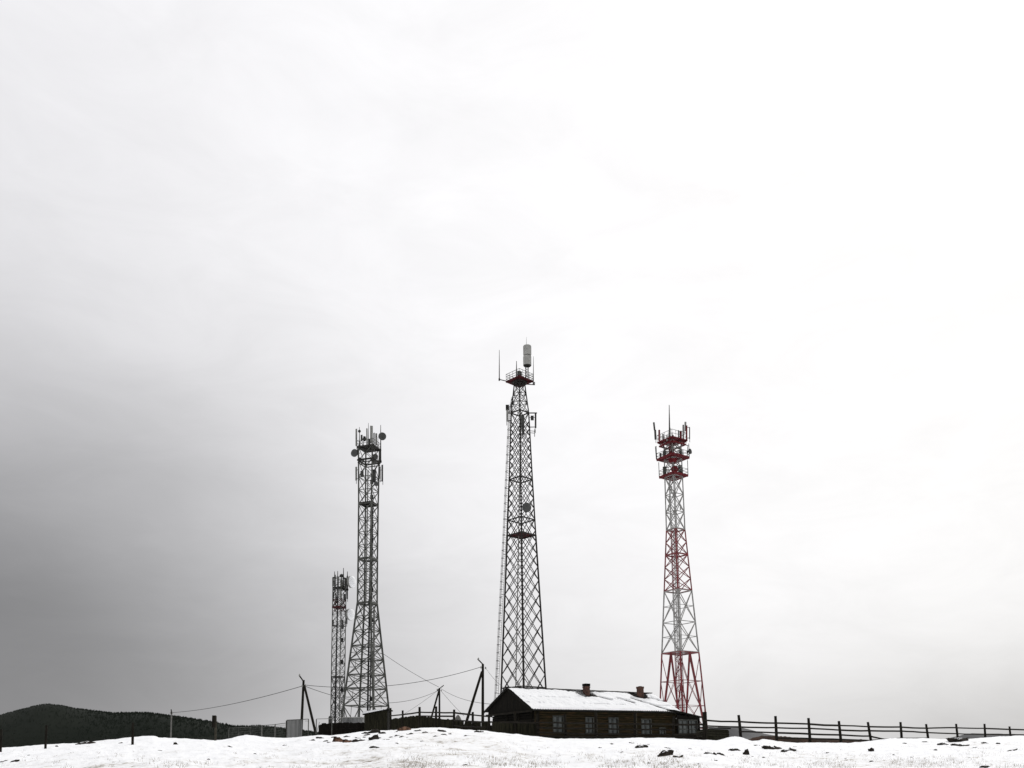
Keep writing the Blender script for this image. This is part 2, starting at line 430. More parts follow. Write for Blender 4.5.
def whip(s, px, y0, y1, dy=0, r=.035, mat='darksteel', px2=None, name='whip_antenna'):
    m = MB(); a = s.at(px, y1, dy); b = s.at(px if px2 is None else px2, y0, dy)
    m.tube(a, a.lerp(b, .45), r*1.3, r, 6); m.tube(a.lerp(b, .45), b, r, r*.5, 6)
    m.tube(a-Vector((0, 0, .1)), a+Vector((0, 0, .25)), r*2, r*2, 6)
    return m.build(name, M[mat], s.root)
def dish(s, px, py, rad_px, axis, dy=0, mat='dish_dark', to=None, depth=.35):
    c = s.at(px, py, dy); r = rad_px*mpp(px, py, s.Y); ax = Vector(axis).normalized()
    m = MB(); m.lathe(c, ax, [(-depth*r*.9-.02, r*.16), (-depth*r*.75, r*.45), (-depth*r*.35, r*.82), (0, r), (depth*r*1.1, r*1.0), (depth*r*1.2, r*.93), (depth*r*1.3, r*.5), (depth*r*1.32, .01)], 18)
    if mat == 'dish_white':
        m = MB(); m.lathe(c, ax, [(-depth*r*.9-.02, r*.16), (-depth*r*.75, r*.45), (-depth*r*.35, r*.82), (0, r), (r*.35, r*1.02), (r*.36, r*.9)], 18)
    o = m.build('dish_antenna', M['panel' if mat == 'dish_white' else mat], s.root, smooth=False)
    if mat == 'dish_white':
        m = MB(); m.lathe(c+ax*(r*.37), ax, [(0, r*1.0), (depth*r*.5, r*.93), (depth*r*1.0, r*.7), (depth*r*1.25, r*.4), (depth*r*1.35, .01)], 24); m.build('cover', M['dish_white'], o, smooth=False)
    q = MB(); back = c-ax*(depth*r+.25)
    q.tube(c-ax*depth*r*.9, back, .09, n=6); q.box(back, .22, .22, .4)
    if to is not None: q.bar(back, to, .08)
    q.build('mounting_bracket', M['darksteel'], o)
    return o
def ladder(s, pts, mat, w=.45, cage=True):
    m = MB()
    for a, b in zip(pts, pts[1:]):
        L = (b-a).length; d = (b-a).normalized(); side = Vector((.6, .8, 0))*(w/2)
        m.bar(a-side, b-side, .05); m.bar(a+side, b+side, .05)
        n = int(L/.35)
        for i in range(n): p = a+d*(i*.35); m.bar(p-side, p+side, .03)
    return m.build('ladder', mat, s.root)

# ---------------- centre tower
T = Tower(523.6, 693, 128, R(0), 'tallest tower, a dark crosshatched lattice mast behind the log house with two drums on top',
    [(693,22.6),(535,14.2),(480,11.6),(413,8.8),(384,5.2)])
zt = T.z(382)
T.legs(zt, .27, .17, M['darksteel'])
zs = [T.z0]
while zs[-1] < T.z(413)-.3: zs.append(zs[-1]+max(.9, .82*T.r(zs[-1])))
zs[-1] = T.z(413)
m = MB(); T.diamonds(zs, .078, m); m.bar(T.corner(0, zs[0]), T.corner(1, zs[1]), .07)
for z in (T.z(688), T.z(535.5), T.z(520), T.z(479.5), T.z(413)): T.ring(z, .15, m)
zz = [T.z(413), T.z(403), T.z(394), T.z(384)]
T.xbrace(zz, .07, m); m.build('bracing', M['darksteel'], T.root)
plate(T, T.z(535), T.r(T.z(535))*1.0, .07, M['oldred'])
pz = T.z(381.5); pr = 13.6*mpp(520, 381, 128)
plate(T, pz, pr, .16, M['oldred'])
railing(T, pz, pr*.98, 1.15, M['galv'], 4, .05, 3)
m = MB(); T.ring(pz-.12, .2, m, pr*.55, True)
m.bar(T.at(499.3, 379.4), T.at(510, 382), .1); m.bar(T.at(522, 384), T.at(534.8, 384.8), .1); m.bar(T.at(534.6, 384.8), T.at(534.6, 382), .12)
build_each(m, 'outrigger', M['darksteel'], T.root)
whip(T, 499.3, 350, 380, 0, .06); whip(T, 516.5, 361, 381, -1, .08); whip(T, 533.4, 356.5, 384, 0, .05); whip(T, 526.4, 337, 346, 0, .03, 'palesteel')
mast = MB()
for dx, dy in ((-1.4,-.2),(1.4,-.2),(1.4,.25),(-1.4,.25)):
    mast.bar(T.at(526.9+dx, 381, dy), T.at(526.9+dx, 365, dy), .1)
for i in range(5):
    y = 380-i*3; mast.bar(T.at(525.5, y, -.2), T.at(528.3, y-3, -.2), .06); mast.bar(T.at(528.3, y, .25), T.at(525.5, y-3, .25), .06)
mast.build('antenna_mast', M['darksteel'], T.root)
for y0, y1 in ((355.4, 346), (365.6, 356.2)):
    a = T.at(527.3, y0); b = T.at(527.3, y1); h = (b-a).length; rr = 4.0*mpp(527, 355, 128)
    mm = MB(); mm.lathe(a, (0,0,1), [(0, rr*.97), (.04, rr), (h-.04, rr), (h, rr*.97)], 14)
    for k in range(14):
        w_ = 2*math.pi*(k+.5)/14; p = a+Vector((math.cos(w_)*rr, math.sin(w_)*rr, 0)); mm.bar(p+Vector((0,0,.1)), p+Vector((0,0,h-.1)), .05)
    mm.build('drum_antenna', M['drum'], T.root)
mm = MB(); a = T.at(527.3, 366.3); mm.lathe(a, (0,0,1), [(0, .5), (.12, .62)], 12); a = T.at(527.3, 355.9); mm.lathe(a-Vector((0,0,.06)), (0,0,1), [(0,.5),(.14,.5)], 12); build_each(mm, 'drum_base', M['darksteel'], T.root)
m = MB(); m.box(T.at(519.6, 375.5), .7, .5, 1.0); m.box(T.at(521.8, 378.6, -.4), .6, .4, .6); m.tube(T.at(520.5, 381), T.at(520.5, 371.5), .06); m.box(T.at(519, 372.2), .5, .4, .3)
build_each(m, 'equipment_box', M['panel_dark'], T.root)
panel(T, 507.3, 407.5, 421.5, 2.0, 0, 'palesteel', to=T.at(512.5, 413)); 
m = MB(); m.box(T.at(507.4, 407.6), .5, .5, .7); m.bar(T.at(507, 407), T.at(513, 406.6), .08); m.bar(T.at(507, 421), T.at(512, 421), .06)
m.bar(T.at(515, 397), T.at(511.5, 399), .06); m.bar(T.at(511.5, 399), T.at(511.2, 410), .06); build_each(m, 'equipment_box', M['darksteel'], T.root)
panel(T, 535.6, 413, 428, 1.6, -.3, 'panel_dark', to=T.at(529, 413)); panel(T, 535, 430, 433, 1.2, 0, 'panel', to=T.at(530, 426))
m = MB(); m.box(T.at(532.2, 418.0), .45, .4, .6); m.bar(T.at(526, 413), T.at(537, 413), .14); m.bar(T.at(529, 427), T.at(535, 427), .08); build_each(m, 'equipment_box', M['panel_dark'], T.root)
panel(T, 522.8, 416, 426, 3.0, -1.6, 'panel_dark'); m = MB(); m.box(T.at(523, 430, -1.4), .35, .3, 1.4); build_each(m, 'equipment_box', M['panel_dark'], T.root)
dish(T, 526.4, 507.5, 4.8, (.45, -1, -.1), -2.0, 'dish_dark', T.at(524, 507, -1.4), .25)
lp = []
for py, px in ((700,496.5),(693,497.2),(535,505.2),(480,507.6),(413,510.8),(397,514)): lp.append(T.at(px, py, .1))
lp.insert(0, Vector((lp[0].x-.35, lp[0].y, T.z0)))
ladder(T, lp, M['darksteel'], .5)
m = MB()
for a, b in zip(lp, lp[1:]):
    n = max(1, int((b-a).length/1.15))
    for i in range(n):
        p = a.lerp(b, i/n)
        q = [p+Vector((-.36*math.sin(t)-.02, .36*math.cos(t)*.9, 0)) for t in [math.pi*k/6 for k in range(7)]]
        for u, v in zip(q, q[1:]): m.bar(u, v, .05)
    for t in (.25, .5, .75):
        o_ = Vector((-.36*math.sin(math.pi*t), .33*math.cos(math.pi*t), 0)); m.bar(a+o_, b+o_, .035)
m.build('safety_cage', M['darksteel'], T.root)
m = MB()
for i in range(3, len(zs), 3):
    c = T.corner(2, zs[i]); m.bar(c, Vector((c.x-3.5*mpp(512, 500, 128), c.y, zs[i])), .05)
build_each(m, 'ladder_bracket', M['darksteel'], T.root)
m = MB(); m.bar(Vector((T.c.x-1.4, T.Y+.4, T.z0)), T.at(521, 413, .2), .16, .3); build_each(m, 'cable_tray', M['palesteel'], T.root)
m = MB(); m.tube(Vector((T.c.x+.05, T.Y-T.r(T.z0)+.3, T.z0)), Vector((T.c.x, T.Y-T.r(zt)+.1, T.z(413))), .11, .07); build_each(m, 'cable_run', M['cable'], T.root)
TC = T
# ---------------- left tower
T = Tower(366.2, 706, 150, R(17), 'tall grey tower with flared base and two round dishes at its crown, left of centre',
    [(706,22.3),(603,9.7),(560,9.5),(505,9.6),(448,10.4)])
zt = T.z(447)
T.legs(zt, .34, .24, M['galv'])
m = MB()
low = [T.z0]+[T.z(y) for y in (706,689,675,660,646,631,617,603)]
T.xbrace(low, .115, m)
hi = [T.z(y) for y in (603,592,581,570,559.5,546,533,519,505,491,478,462,448)]
T.xbrace(hi, .085, m)
for y in (603.5, 559.5): T.ring(T.z(y), .3, m)
# redundant members in the wide base panels
for za, zb in zip(low[:5], low[1:6]):
    for k in range(4):
        a, b, c, d = T.corner(k, za), T.corner(k+1, za), T.corner(k, zb), T.corner(k+1, zb)
        cen = (a+b+c+d)/4; m.bar(a.lerp(c, .5), cen, .05); m.bar(b.lerp(d, .5), cen, .05)
        m.bar(c.lerp(d, .5), cen, .07)
    T.ring(zb, .1, m, None, True)
m.build('bracing', M['galv'], T.root)
plate(T, T.z(504), T.r(T.z(504))*.98, .22, M['darksteel'])
pz = T.z(448.5); plate(T, pz, 12.0*mpp(369, 448, 150)/T.oc, .2, M['darksteel']); railing(T, pz, 11.8*mpp(369, 448, 150)/T.oc, 1.1, M['galv'], 3, .05)
m = MB(); T.ring(T.z(461.5), .22, m, 11.2*mpp(369, 461, 150)/T.oc); T.ring(T.z(464), .14, m, 10.8*mpp(369, 461, 150)/T.oc); 
for k in range(4): m.bar(T.corner(k, T.z(463)), T.corner(k, pz, 11.8*mpp(369, 448, 150)/T.oc), .1)
m.build('mounting_ring', M['darksteel'], T.root)
m = MB(); m.tube(Vector((T.c.x+.35, T.Y-.9, T.z0)), T.at(372, 465, -.9), .16, .13); m.tube(Vector((T.c.x+.7, T.Y-.6, T.z0)), T.at(373, 500, -.6), .1, .1)
for py in (482,497,513,540,590,620,653,676,699): m.box(T.at(371.8, py, -.9), .5, .35, .7)
build_each(m, 'cable_run', M['cable'], T.root)
m = MB(); m.bar(Vector((T.c.x+1.2, T.Y+.5, T.z0)), T.at(374, 610, .5), .3, .2); m.bar(Vector((T.c.x-.3, T.Y+.3, T.z(603))), T.at(368, 470, .3), .2, .12); build_each(m, 'cable_tray', M['palesteel'], T.root)
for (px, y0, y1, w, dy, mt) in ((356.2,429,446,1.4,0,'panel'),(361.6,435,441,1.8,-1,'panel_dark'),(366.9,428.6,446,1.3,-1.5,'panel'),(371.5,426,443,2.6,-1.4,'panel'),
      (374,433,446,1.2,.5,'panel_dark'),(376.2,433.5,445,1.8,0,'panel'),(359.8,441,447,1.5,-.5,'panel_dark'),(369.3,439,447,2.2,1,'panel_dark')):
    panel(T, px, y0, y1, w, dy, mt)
panel(T, 356.2, 467, 480.5, 1.7, 0, 'panel', to=T.corner(2, T.z(473))); panel(T, 382.2, 465, 481.5, 1.5, 0, 'panel_dark', to=T.corner(0, T.z(473)))
panel(T, 380.2, 467, 479, 1.0, .6, 'panel', to=T.corner(0, T.z(473)))
whip(T, 359.4, 427, 447, -.4, .07); whip(T, 368.4, 423, 447, -1.6, .06); whip(T, 380.7, 425, 462, 0, .09); whip(T, 363.5, 436, 447, .5, .05); whip(T, 378, 437, 447, .8, .05)
m = MB(); m.lathe(T.at(359.4, 432.6, -.4), (0,0,1), [(0,.1),(.15,.25),(.35,.25),(.5,.1)], 8); m.lathe(T.at(364.5, 441, -.8), (0,0,1), [(0,.2),(.3,.35),(.8,.2)], 8); build_each(m, 'beacon', M['panel_dark'], T.root)
dish(T, 382.2, 436.6, 3.9, (.25, -1, 0), -.3, 'dish_dark', T.at(380.7, 437)); dish(T, 354.9, 453.2, 3.9, (-.5, -1, 0), -.3, 'dish_dark', T.at(360, 453))
dish(T, 360.6, 460, 2.3, (-.6, -.6, 0), -.5, 'panel_dark', None, .7); dish(T, 375.2, 457, 2.8, (.2, -1, 0), -1.2, 'panel_dark', None, .6); dish(T, 374, 462, 2.4, (.7, -.8, 0), -1.0, 'panel_dark', None, .6)
dish(T, 376.2, 484, 2.3, (.3, -1, 0), -1.2, 'dish_dark')
m = MB(); m.box(T.at(373.8, 476, -1.0), .7, .5, 2.2); m.box(T.at(362, 474, -.8), .5, .4, 1.0); build_each(m, 'equipment_box', M['panel_dark'], T.root)
TL = T
# ---------------- small far tower
T = Tower(337.4, 720, 172, R(15), 'slim shortest tower with two white dishes on its right side, left of the flared tower',
    [(718,6.6),(650,6.6),(575,6.5)])
SB = None
M['smallband'] = bandmat('small_tower_paint', [T.z(625)-T.z0, T.z(617)-T.z0, T.z(604)-T.z0][1:2], (.17,.165,.155), (.21,.205,.195))
T.legs(T.z(578), .2, .16, M['galv'])
zs = [T.z0]; 
while zs[-1] < T.z(576)-1.6: zs.append(zs[-1]+1.62)
m = MB(); T.xbrace(zs, .055, m); m.build('bracing', M['galv'], T.root)
m = MB(); 
for y in (607.5,): T.ring(T.z(y), .25, m, None, True)
T.xbrace([T.z(612), T.z(607), T.z(600)], .09, m); m.build('red_section', M['oldred'], T.root)
m = MB()
for y in (588, 677, 578, 626):
    m = MB(); T.ring(T.z(y), .2 if y in (588, 677) else .14, m, None, y in (588, 677)); m.build('mounting_ring', M['darksteel'], T.root)
m = MB(); m.tube(Vector((T.c.x-.35, T.Y-.9, T.z0)), T.at(338, 585, -.9), .16, .13); m.tube(Vector((T.c.x+.55, T.Y-.6, T.z(650))), T.at(341.5, 585, -.6), .08, .07)
for py in (640,662,690,712): m.box(T.at(342, py, -.6), .45, .3, .8)
build_each(m, 'cable_run', M['cable'], T.root)
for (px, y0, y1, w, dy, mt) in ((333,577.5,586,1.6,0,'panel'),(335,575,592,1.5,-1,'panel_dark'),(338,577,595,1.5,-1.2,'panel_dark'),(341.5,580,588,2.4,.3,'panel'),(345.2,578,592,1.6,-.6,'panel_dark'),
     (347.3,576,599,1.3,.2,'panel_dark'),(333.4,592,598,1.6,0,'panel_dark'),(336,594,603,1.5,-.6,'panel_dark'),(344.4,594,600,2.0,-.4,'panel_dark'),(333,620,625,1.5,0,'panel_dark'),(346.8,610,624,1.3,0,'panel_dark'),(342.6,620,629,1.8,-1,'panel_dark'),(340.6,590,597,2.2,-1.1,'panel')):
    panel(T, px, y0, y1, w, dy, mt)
for px, y0 in ((334.6,571.5),(337.7,571),(343.5,568),(347.4,571.5)): whip(T, px, y0, 590, 0, .11)
m = MB(); m.lathe(T.at(341.6, 577.5), (0,0,1), [(0,.15),(.2,.4),(.5,.4),(.7,.15)], 8); build_each(m, 'beacon', M['panel_dark'], T.root)
dish(T, 350.2, 582, 6.0, (1, -.42, 0), -.3, 'dish_white', T.at(346.5, 582), .38); dish(T, 349.2, 614.6, 5.8, (1, -.5, 0), -.3, 'dish_white', T.at(346.5, 614), .32)
m = MB(); T.xbrace([T.z(722), T.z(708), T.z(693), T.z(677)], .07, m); m.build('lower_frame', M['darksteel'], T.root)
# ---------------- right tower, red and white
T = Tower(682.5, 712, 145, R(0), 'red and white banded tower with three red platforms, right of the log house',
    [(712,22.4),(653,18.2),(590,13.5),(530,9.1),(480,8.7),(440,8.3)])
bz = [T.z(y)-T.z0 for y in (653, 591, 530.5)]
M['shaft'] = bandmat('shaft_paint', [T.z(653)-T.z0], (.30,.30,.29), (.20,.022,.027))
M['rw'] = bandmat('red_and_white_tower_paint', bz, (.30,.30,.29), (.20,.022,.027))
zt = T.z(436)
T.legs(zt, .26, .18, M['rw'])
m = MB()
mid = [T.z(y) for y in (653,637.5,622,606,590.5)]
def half_x(za, zb, w):
    T.xbrace([za, zb], w, m, True)
T.xbrace([T.z(653), T.z(622.5), T.z(591)], .10, m)
T.xbrace([T.z(y) for y in (591,579,567,555,542.5,530)], .10, m, False)
for y in (637, 606.5): T.ring(T.z(y), .08, m)
for y in (555, 530, 591, 653): T.ring(T.z(y), .2, m)
T.ring(T.z(653), .22, m, None, True)
T.xbrace([T.z(y) for y in (530,512.5,495,477)], .10, m)
T.xbrace([T.z(y) for y in (477,468,459,450,441)], .09, m)
# base: each face has an inverted V from the mid of the ring to the feet
zr, zb_ = T.z(653), T.z0
for k in range(4):
    a, b = T.corner(k, zr), T.corner(k+1, zr); fa, fb = T.corner(k, zb_), T.corner(k+1, zb_); c = (a+b)/2
    m.bar(c, fa, .27); m.bar(c, fb, .27)
    for t in (.28, .52, .74):
        la = a.lerp(fa, t); lb = b.lerp(fb, t); va = c.lerp(fa, t); vb = c.lerp(fb, t)
        m.bar(la, va, .1); m.bar(lb, vb, .1); m.bar(la, lb, .07)
        if t > .3: m.bar(c.lerp(fa, t-.24), c.lerp(fb, t), .06); m.bar(c.lerp(fb, t-.24), c.lerp(fa, t), .06)
        t2 = t-.24; m.bar(a.lerp(fa, t2), va, .08); m.bar(b.lerp(fb, t2), vb, .08)
        if t < .3: m.bar(va, vb, .1)
m.build('bracing', M['rw'], T.root)
m = MB()
for dx in (-.55, .55):
    for dy in (-.5, .5): m.bar(Vector((T.c.x+dx-.3, T.Y+dy, T.z0)), Vector((T.c.x+dx*.75-.3, T.Y+dy*.75, T.z(478))), .1)
zq = T.z0; q = 0
while zq < T.z(480):
    s_ = 1 if q % 2 else -1
    for dy in (-.5, .5): m.bar(Vector((T.c.x-.3-s_*.5, T.Y+dy, zq)), Vector((T.c.x-.3+s_*.5, T.Y+dy, zq+1.2)), .06)
    zq += 1.2; q += 1
m.build('inner_ladder_shaft', M['rw'], T.root)
m = MB()
for dx in (-.3, -.12, .1, .3): m.bar(Vector((T.c.x+dx-.3, T.Y-.62, T.z0)), Vector((T.c.x+dx*.6-.3, T.Y-.5, T.z(531))), .07)
zq = T.z0
while zq < T.z(531): m.bar(Vector((T.c.x-.75, T.Y-.66, zq)), Vector((T.c.x+.2, T.Y-.66, zq)), .05); zq += .8
m.build('cable_ladder', M['shaft'], T.root)
for cy, hw in ((476.3,14.2),(458.6,16.1)):
    z = T.z(cy); rr = hw*mpp(672, cy, 145); plate(T, z, rr, .3, M['red']); railing(T, z, rr*.98, 1.1, M['galv'], 3, .05)
    mm = MB()
    for k in (0, 2): c = T.corner(k, z, rr); mm.bar(c, c+Vector((0, 0, 2.6 if cy > 470 else 2.4)), .09)
    build_each(mm, 'corner_post', M['darksteel'], T.root)
z = T.z(441.5); rr = 14.8*mpp(672, 441, 145); plate(T, z, rr, .16, M['red']); m = MB(); T.ring(T.z(445.5), .2, m, rr*.88, False)
for k in range(4): m.bar(T.corner(k, z, rr), T.corner(k, T.z(446)), .14)
m.build('mounting_ring', M['red'], T.root); railing(T, z, rr, 1.25, M['galv'], 4, .05)
whip(T, 669.6, 405, 437, 0, .11, 'galv', 669.2)
m = MB(); m.tube(T.at(669.8, 428), T.at(670, 441), .13, .13); m.build('antenna_mast', M['galv'], T.root)
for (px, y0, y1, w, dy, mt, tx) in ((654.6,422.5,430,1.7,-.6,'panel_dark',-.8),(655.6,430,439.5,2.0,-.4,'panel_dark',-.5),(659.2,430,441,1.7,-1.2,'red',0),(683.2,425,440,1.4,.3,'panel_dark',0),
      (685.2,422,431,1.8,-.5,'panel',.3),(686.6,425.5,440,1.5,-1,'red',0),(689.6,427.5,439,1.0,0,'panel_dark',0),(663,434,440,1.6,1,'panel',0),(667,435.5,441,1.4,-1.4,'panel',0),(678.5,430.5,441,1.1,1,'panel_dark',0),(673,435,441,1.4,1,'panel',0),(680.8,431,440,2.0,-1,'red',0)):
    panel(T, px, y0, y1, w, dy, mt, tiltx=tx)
m = MB(); m.bar(T.at(686.5, 427.3), T.at(689.8, 427.3), .08); m.bar(T.at(686.5, 438), T.at(689.8, 438), .08)
m.bar(T.at(684, 444), T.at(688.5, 446), .1); m.bar(T.at(655.4, 446.5), T.at(656.3, 459.5), .1); m.bar(T.at(687.7, 446.5), T.at(687.7, 459.5), .1); build_each(m, 'antenna_arm', M['darksteel'], T.root)
dish(T, 689.6, 451.5, 2.7, (.8, -.7, 0), -.3, 'panel_dark', T.at(687.4, 452)); dish(T, 674.4, 469.6, 3.4, (.1, -1, 0), -1.5, 'red', None, .5)
m = MB(); m.box(T.at(671.3, 453.5, -.4), .8, .6, 2.3); m.box(T.at(672.5, 460, -1.6), 1.3, .3, .6); build_each(m, 'equipment_box', M['red'], T.root)
m = MB(); m.box(T.at(664.5, 455), .5, .4, 1.3); m.box(T.at(681, 454), .5, .4, 1.5); m.box(T.at(664.5, 471), .5, .4, 1.4); m.box(T.at(680, 470), .5, .4, 1.6); m.box(T.at(660.5, 455.5), .3, .3, .8); build_each(m, 'equipment_box', M['galv'], T.root)
m = MB()
for px, y0, y1 in ((669.3,496,503),(671.6,486,493),(668.5,505,511),(680.5,505,510)): m.bar(T.at(px, y1, -1.4), T.at(px, y0, -1.4), .2)
build_each(m, 'conduit_box', M['palesteel'], T.root)

# ------------------------------------------------------------------ log house
PH = R(30); ex = Vector((math.cos(PH), math.sin(PH), 0)); ey = Vector((-math.sin(PH), math.cos(PH), 0))
FL = P(534.5, 709, 85)                     # front left eave corner
FR = P(676.5, 711.5, 93.8)
LEN = (Vector((FR.x, FR.y, 0))-Vector((FL.x, FL.y, 0))).dot(ex)
WID = 9.3
slope = (FR.z-FL.z)/LEN
ORG = Vector((FL.x, FL.y, 0)); GZ = 2.95
hroot = empty('log_house', (FL.x, FL.y, GZ), 'long dark log house with snowy gabled roof and two brick chimneys', 'house')
RL = P(510, 687.8, ORG.y+WID/2*math.cos(PH))
RISE = RL.z-FL.z
def HP_(a, b, z, e=True):
    """a along the front, b towards the back, z above the front left eave (follows the sagging roof line)"""
    return ORG+ex*a+ey*b+Vector((0, 0, FL.z+z+(slope*a if e else 0)))
OV = .45
def rz(b):
    t = abs(b-WID/2)/(WID/2); return RISE*(1-t)+(.32*t if b > WID/2 else 0)
ridge_drop = -.18   # the ridge stays more level than the eaves
def roofpt(a, b, off=0):
    z = rz(b); k = max(0, z/RISE)
    return HP_(a, b, z+off+k*ridge_drop*(a/LEN))
# log rows with window openings
rowh = .235; eave = -.12
wins = [(P(557.5,0,86).x,)]
def along(px, py=725):
    # where the camera ray through px meets the front wall plane
    d = CR*((px-512)/F)+CU*((YP-py)/F)+CF; d = d/d.y
    wo = ORG+ey*OV; n = ey
    t = ((wo-CAM).dot(n))/(d.dot(n)); p = CAM+d*t
    return (p-wo).dot(ex), p.z
WINS = []
for x0, x1, y0, y1 in ((552.6,562.6,716.5,732.5),(585,592.5,718,733.2),(608,617,718.2,733.8),(640.8,650,719.6,734.6),(659,664,728.4,734.4)):
    a0, z1 = along(x0, y0); a1, z0 = along(x1, y1); WINS.append((a0, a1, z0, z1))
def row_z(i, a): return FL.z+slope*a+eave-rowh*(i+.5)
nrow = int((FL.z+eave-GZ)/rowh)+1
AL, AR = OV+.1, LEN-.1
m = MB(); ends = MB()
for i in range(nrow):
    segs = [(AL-.25, AR)]
    for a0, a1, z0, z1 in WINS:
        zm = row_z(i, (a0+a1)/2)
        if z0-.1 < zm < z1+.1:
            out = []
            for s0, s1 in segs:
                if a0 > s0 and a1 < s1: out += [(s0, a0), (a1, s1)]
                else: out.append((s0, s1))
            segs = out
    for s0, s1 in segs:
        p = ORG+ex*s0+ey*OV; q = ORG+ex*s1+ey*OV; p.z = row_z(i, s0); q.z = row_z(i, s1)
        m.tube(p, q, rowh*.54*random.uniform(.92, 1.06), rowh*.54*random.uniform(.92, 1.06), 10)
    # gable logs (left end) and right end, back
    for a in (AL, AR):
        p = ORG+ex*a+ey*(OV-.25); q = ORG+ex*a+ey*(WID-OV+.25); z = row_z(i, a)-rowh/2
        p.z = q.z = z; (ends if a == AL else m).tube(p, q, rowh*.53, rowh*.53, 10)
    p = ORG+ex*AL+ey*(WID-OV); q = ORG+ex*AR+ey*(WID-OV); p.z = row_z(i, AL); q.z = row_z(i, AR); m.tube(p, q, rowh*.53, rowh*.53, 8)
m.build('wall', M['log'], hroot, smooth=False)
ends.build('end_wall', M['gable'], hroot)
# interior dark box so that nothing shows through between logs
m = MB()
def quadbox(mb, pts, d):
    a = [Vector(p) for p in pts]; b = [p+d for p in a]; mb.add(a+b, [(0,1,2,3),(7,6,5,4),(0,4,5,1),(1,5,6,2),(2,6,7,3),(3,7,4,0)])
zt_ = FL.z-.1
inn = [ORG+ex*(AL+.15)+ey*(OV+.12), ORG+ex*(AR-.15)+ey*(OV+.12), ORG+ex*(AR-.15)+ey*(WID-OV-.12), ORG+ex*(AL+.15)+ey*(WID-OV-.12)]
m2 = MB()
for i in range(4):
    if i == 0:   # front lining is cut into piers between the windows
        ed = sorted([(a0, a1) for a0, a1, _, _ in WINS]); cur = AL+.15
        for a0, a1 in ed+[(AR-.15, AR)]:
            if a0 > cur: quadbox(m2, [ORG+ex*cur+ey*(OV+.05)+Vector((0,0,GZ)), ORG+ex*a0+ey*(OV+.05)+Vector((0,0,GZ)), ORG+ex*a0+ey*(OV+.05)+Vector((0,0,zt_)), ORG+ex*cur+ey*(OV+.05)+Vector((0,0,zt_))], ey*.06)
            cur = a1
        for a0, a1, z0, z1 in WINS:
            for za, zb in ((GZ, z0), (z1, zt_)): quadbox(m2, [ORG+ex*a0+ey*(OV+.05)+Vector((0,0,za)), ORG+ex*a1+ey*(OV+.05)+Vector((0,0,za)), ORG+ex*a1+ey*(OV+.05)+Vector((0,0,zb)), ORG+ex*a0+ey*(OV+.05)+Vector((0,0,zb))], ey*.06)
    else:
        p, q = inn[i], inn[(i+1)%4]; n_ = [None, -ex, -ey, ex][i]*.06
        quadbox(m2, [p+Vector((0,0,GZ)), q+Vector((0,0,GZ)), q+Vector((0,0,zt_)), p+Vector((0,0,zt_))], n_)
m2.build('lining', M['gable'], hroot)
# triangular gable boards
for a in (-.18, AR+.05):
    m = MB(); nb = 38
    for i in range(nb):
        b0 = OV+(WID-2*OV)*i/nb; b1 = OV+(WID-2*OV)*(i+.93)/nb; off = .012*random.random()
        zz0 = eave-.05; zA, zB = rz(b0)-.10+ridge_drop*(a/LEN)*rz(b0)/RISE, rz(b1)-.10+ridge_drop*(a/LEN)*rz(b1)/RISE
        if min(zA, zB) < zz0+.03: continue
        quadbox(m, [HP_(a-off, b0, zz0), HP_(a-off, b1, zz0), HP_(a-off, b1, zB), HP_(a-off, b0, zA)], ex*.03)
    m.build('gable_boards', M['gable'], hroot)
m = MB(); m.bar(HP_(-.26, OV-.3, -.16), HP_(-.26, WID-OV+.3, -.16), .12, .2); m.bar(HP_(AL-.16, OV, -.95), HP_(AL-.16, WID-OV, -.95), .08, .1)
for b_ in (1.2, 3.6, 5.9): m.bar(HP_(AL-.17, b_, -.1), HP_(AL-.17, b_, -2.4), .14, .1)
m.build('tie_beam', M['oldwood'], hroot)
# roof sheets: corrugated, both sides
def roofside(b_e, b_r, sign):
    m = MB(); na_ = 190*2; nb = 8; vs = []; fs = []
    for j in range(nb+1):
        b = lerp(b_e, b_r, j/nb)
        for i in range(na_+1):
            a = -.35+(LEN+.7)*i/na_; w = .028*math.cos(i*math.pi) + .02*fbm(a*.6, b*.6, 4)
            vs.append(roofpt(a, b, w))
    for j in range(nb):
        for i in range(na_): q = j*(na_+1)+i; fs.append((q, q+1, q+na_+2, q+na_+1))
    n = len(vs); vs2 = [v-Vector((0,0,.05)) for v in vs]
    fs2 = [tuple(x+n for x in reversed(f)) for f in fs]
    edge = []
    for i in range(na_): edge += [(i, n+i, n+i+1, i+1), (nb*(na_+1)+i, nb*(na_+1)+i+1, n+nb*(na_+1)+i+1, n+nb*(na_+1)+i)]
    for j in range(nb): a0 = j*(na_+1); b0 = a0+na_; edge += [(a0, a0+na_+1, n+a0+na_+1, n+a0), (b0, n+b0, n+b0+na_+1, b0+na_+1)]
    m.add(vs+vs2, fs+fs2+edge); return m.build('roof', M['slate'], hroot)
rf = roofside(-.15, WID/2, 1); rb = roofside(WID+.15, WID/2, 1)
m = MB()
for i in range(24):
    a0 = -.4+(LEN+.8)*i/24; a1 = -.4+(LEN+.8)*(i+1)/24+.03; m.bar(roofpt(a0, WID/2, .07+.01*(i%2)), roofpt(a1, WID/2, .07+.01*(i%2)), .3, .07)
m.build('ridge_cap', M['slate'], rf)
m = MB()
for sgn in (-1, 1):
    for a in (-.37, LEN+.37):
        m.bar(roofpt(a, WID/2+sgn*(WID/2+.2), -.09), roofpt(a, WID/2+sgn*.02, -.09), .05, .2)
m.bar(HP_(-.3, -.02, -.14), HP_(LEN+.3, -.02, -.14), .05, .14)
m.build('fascia', M['gable'], hroot)
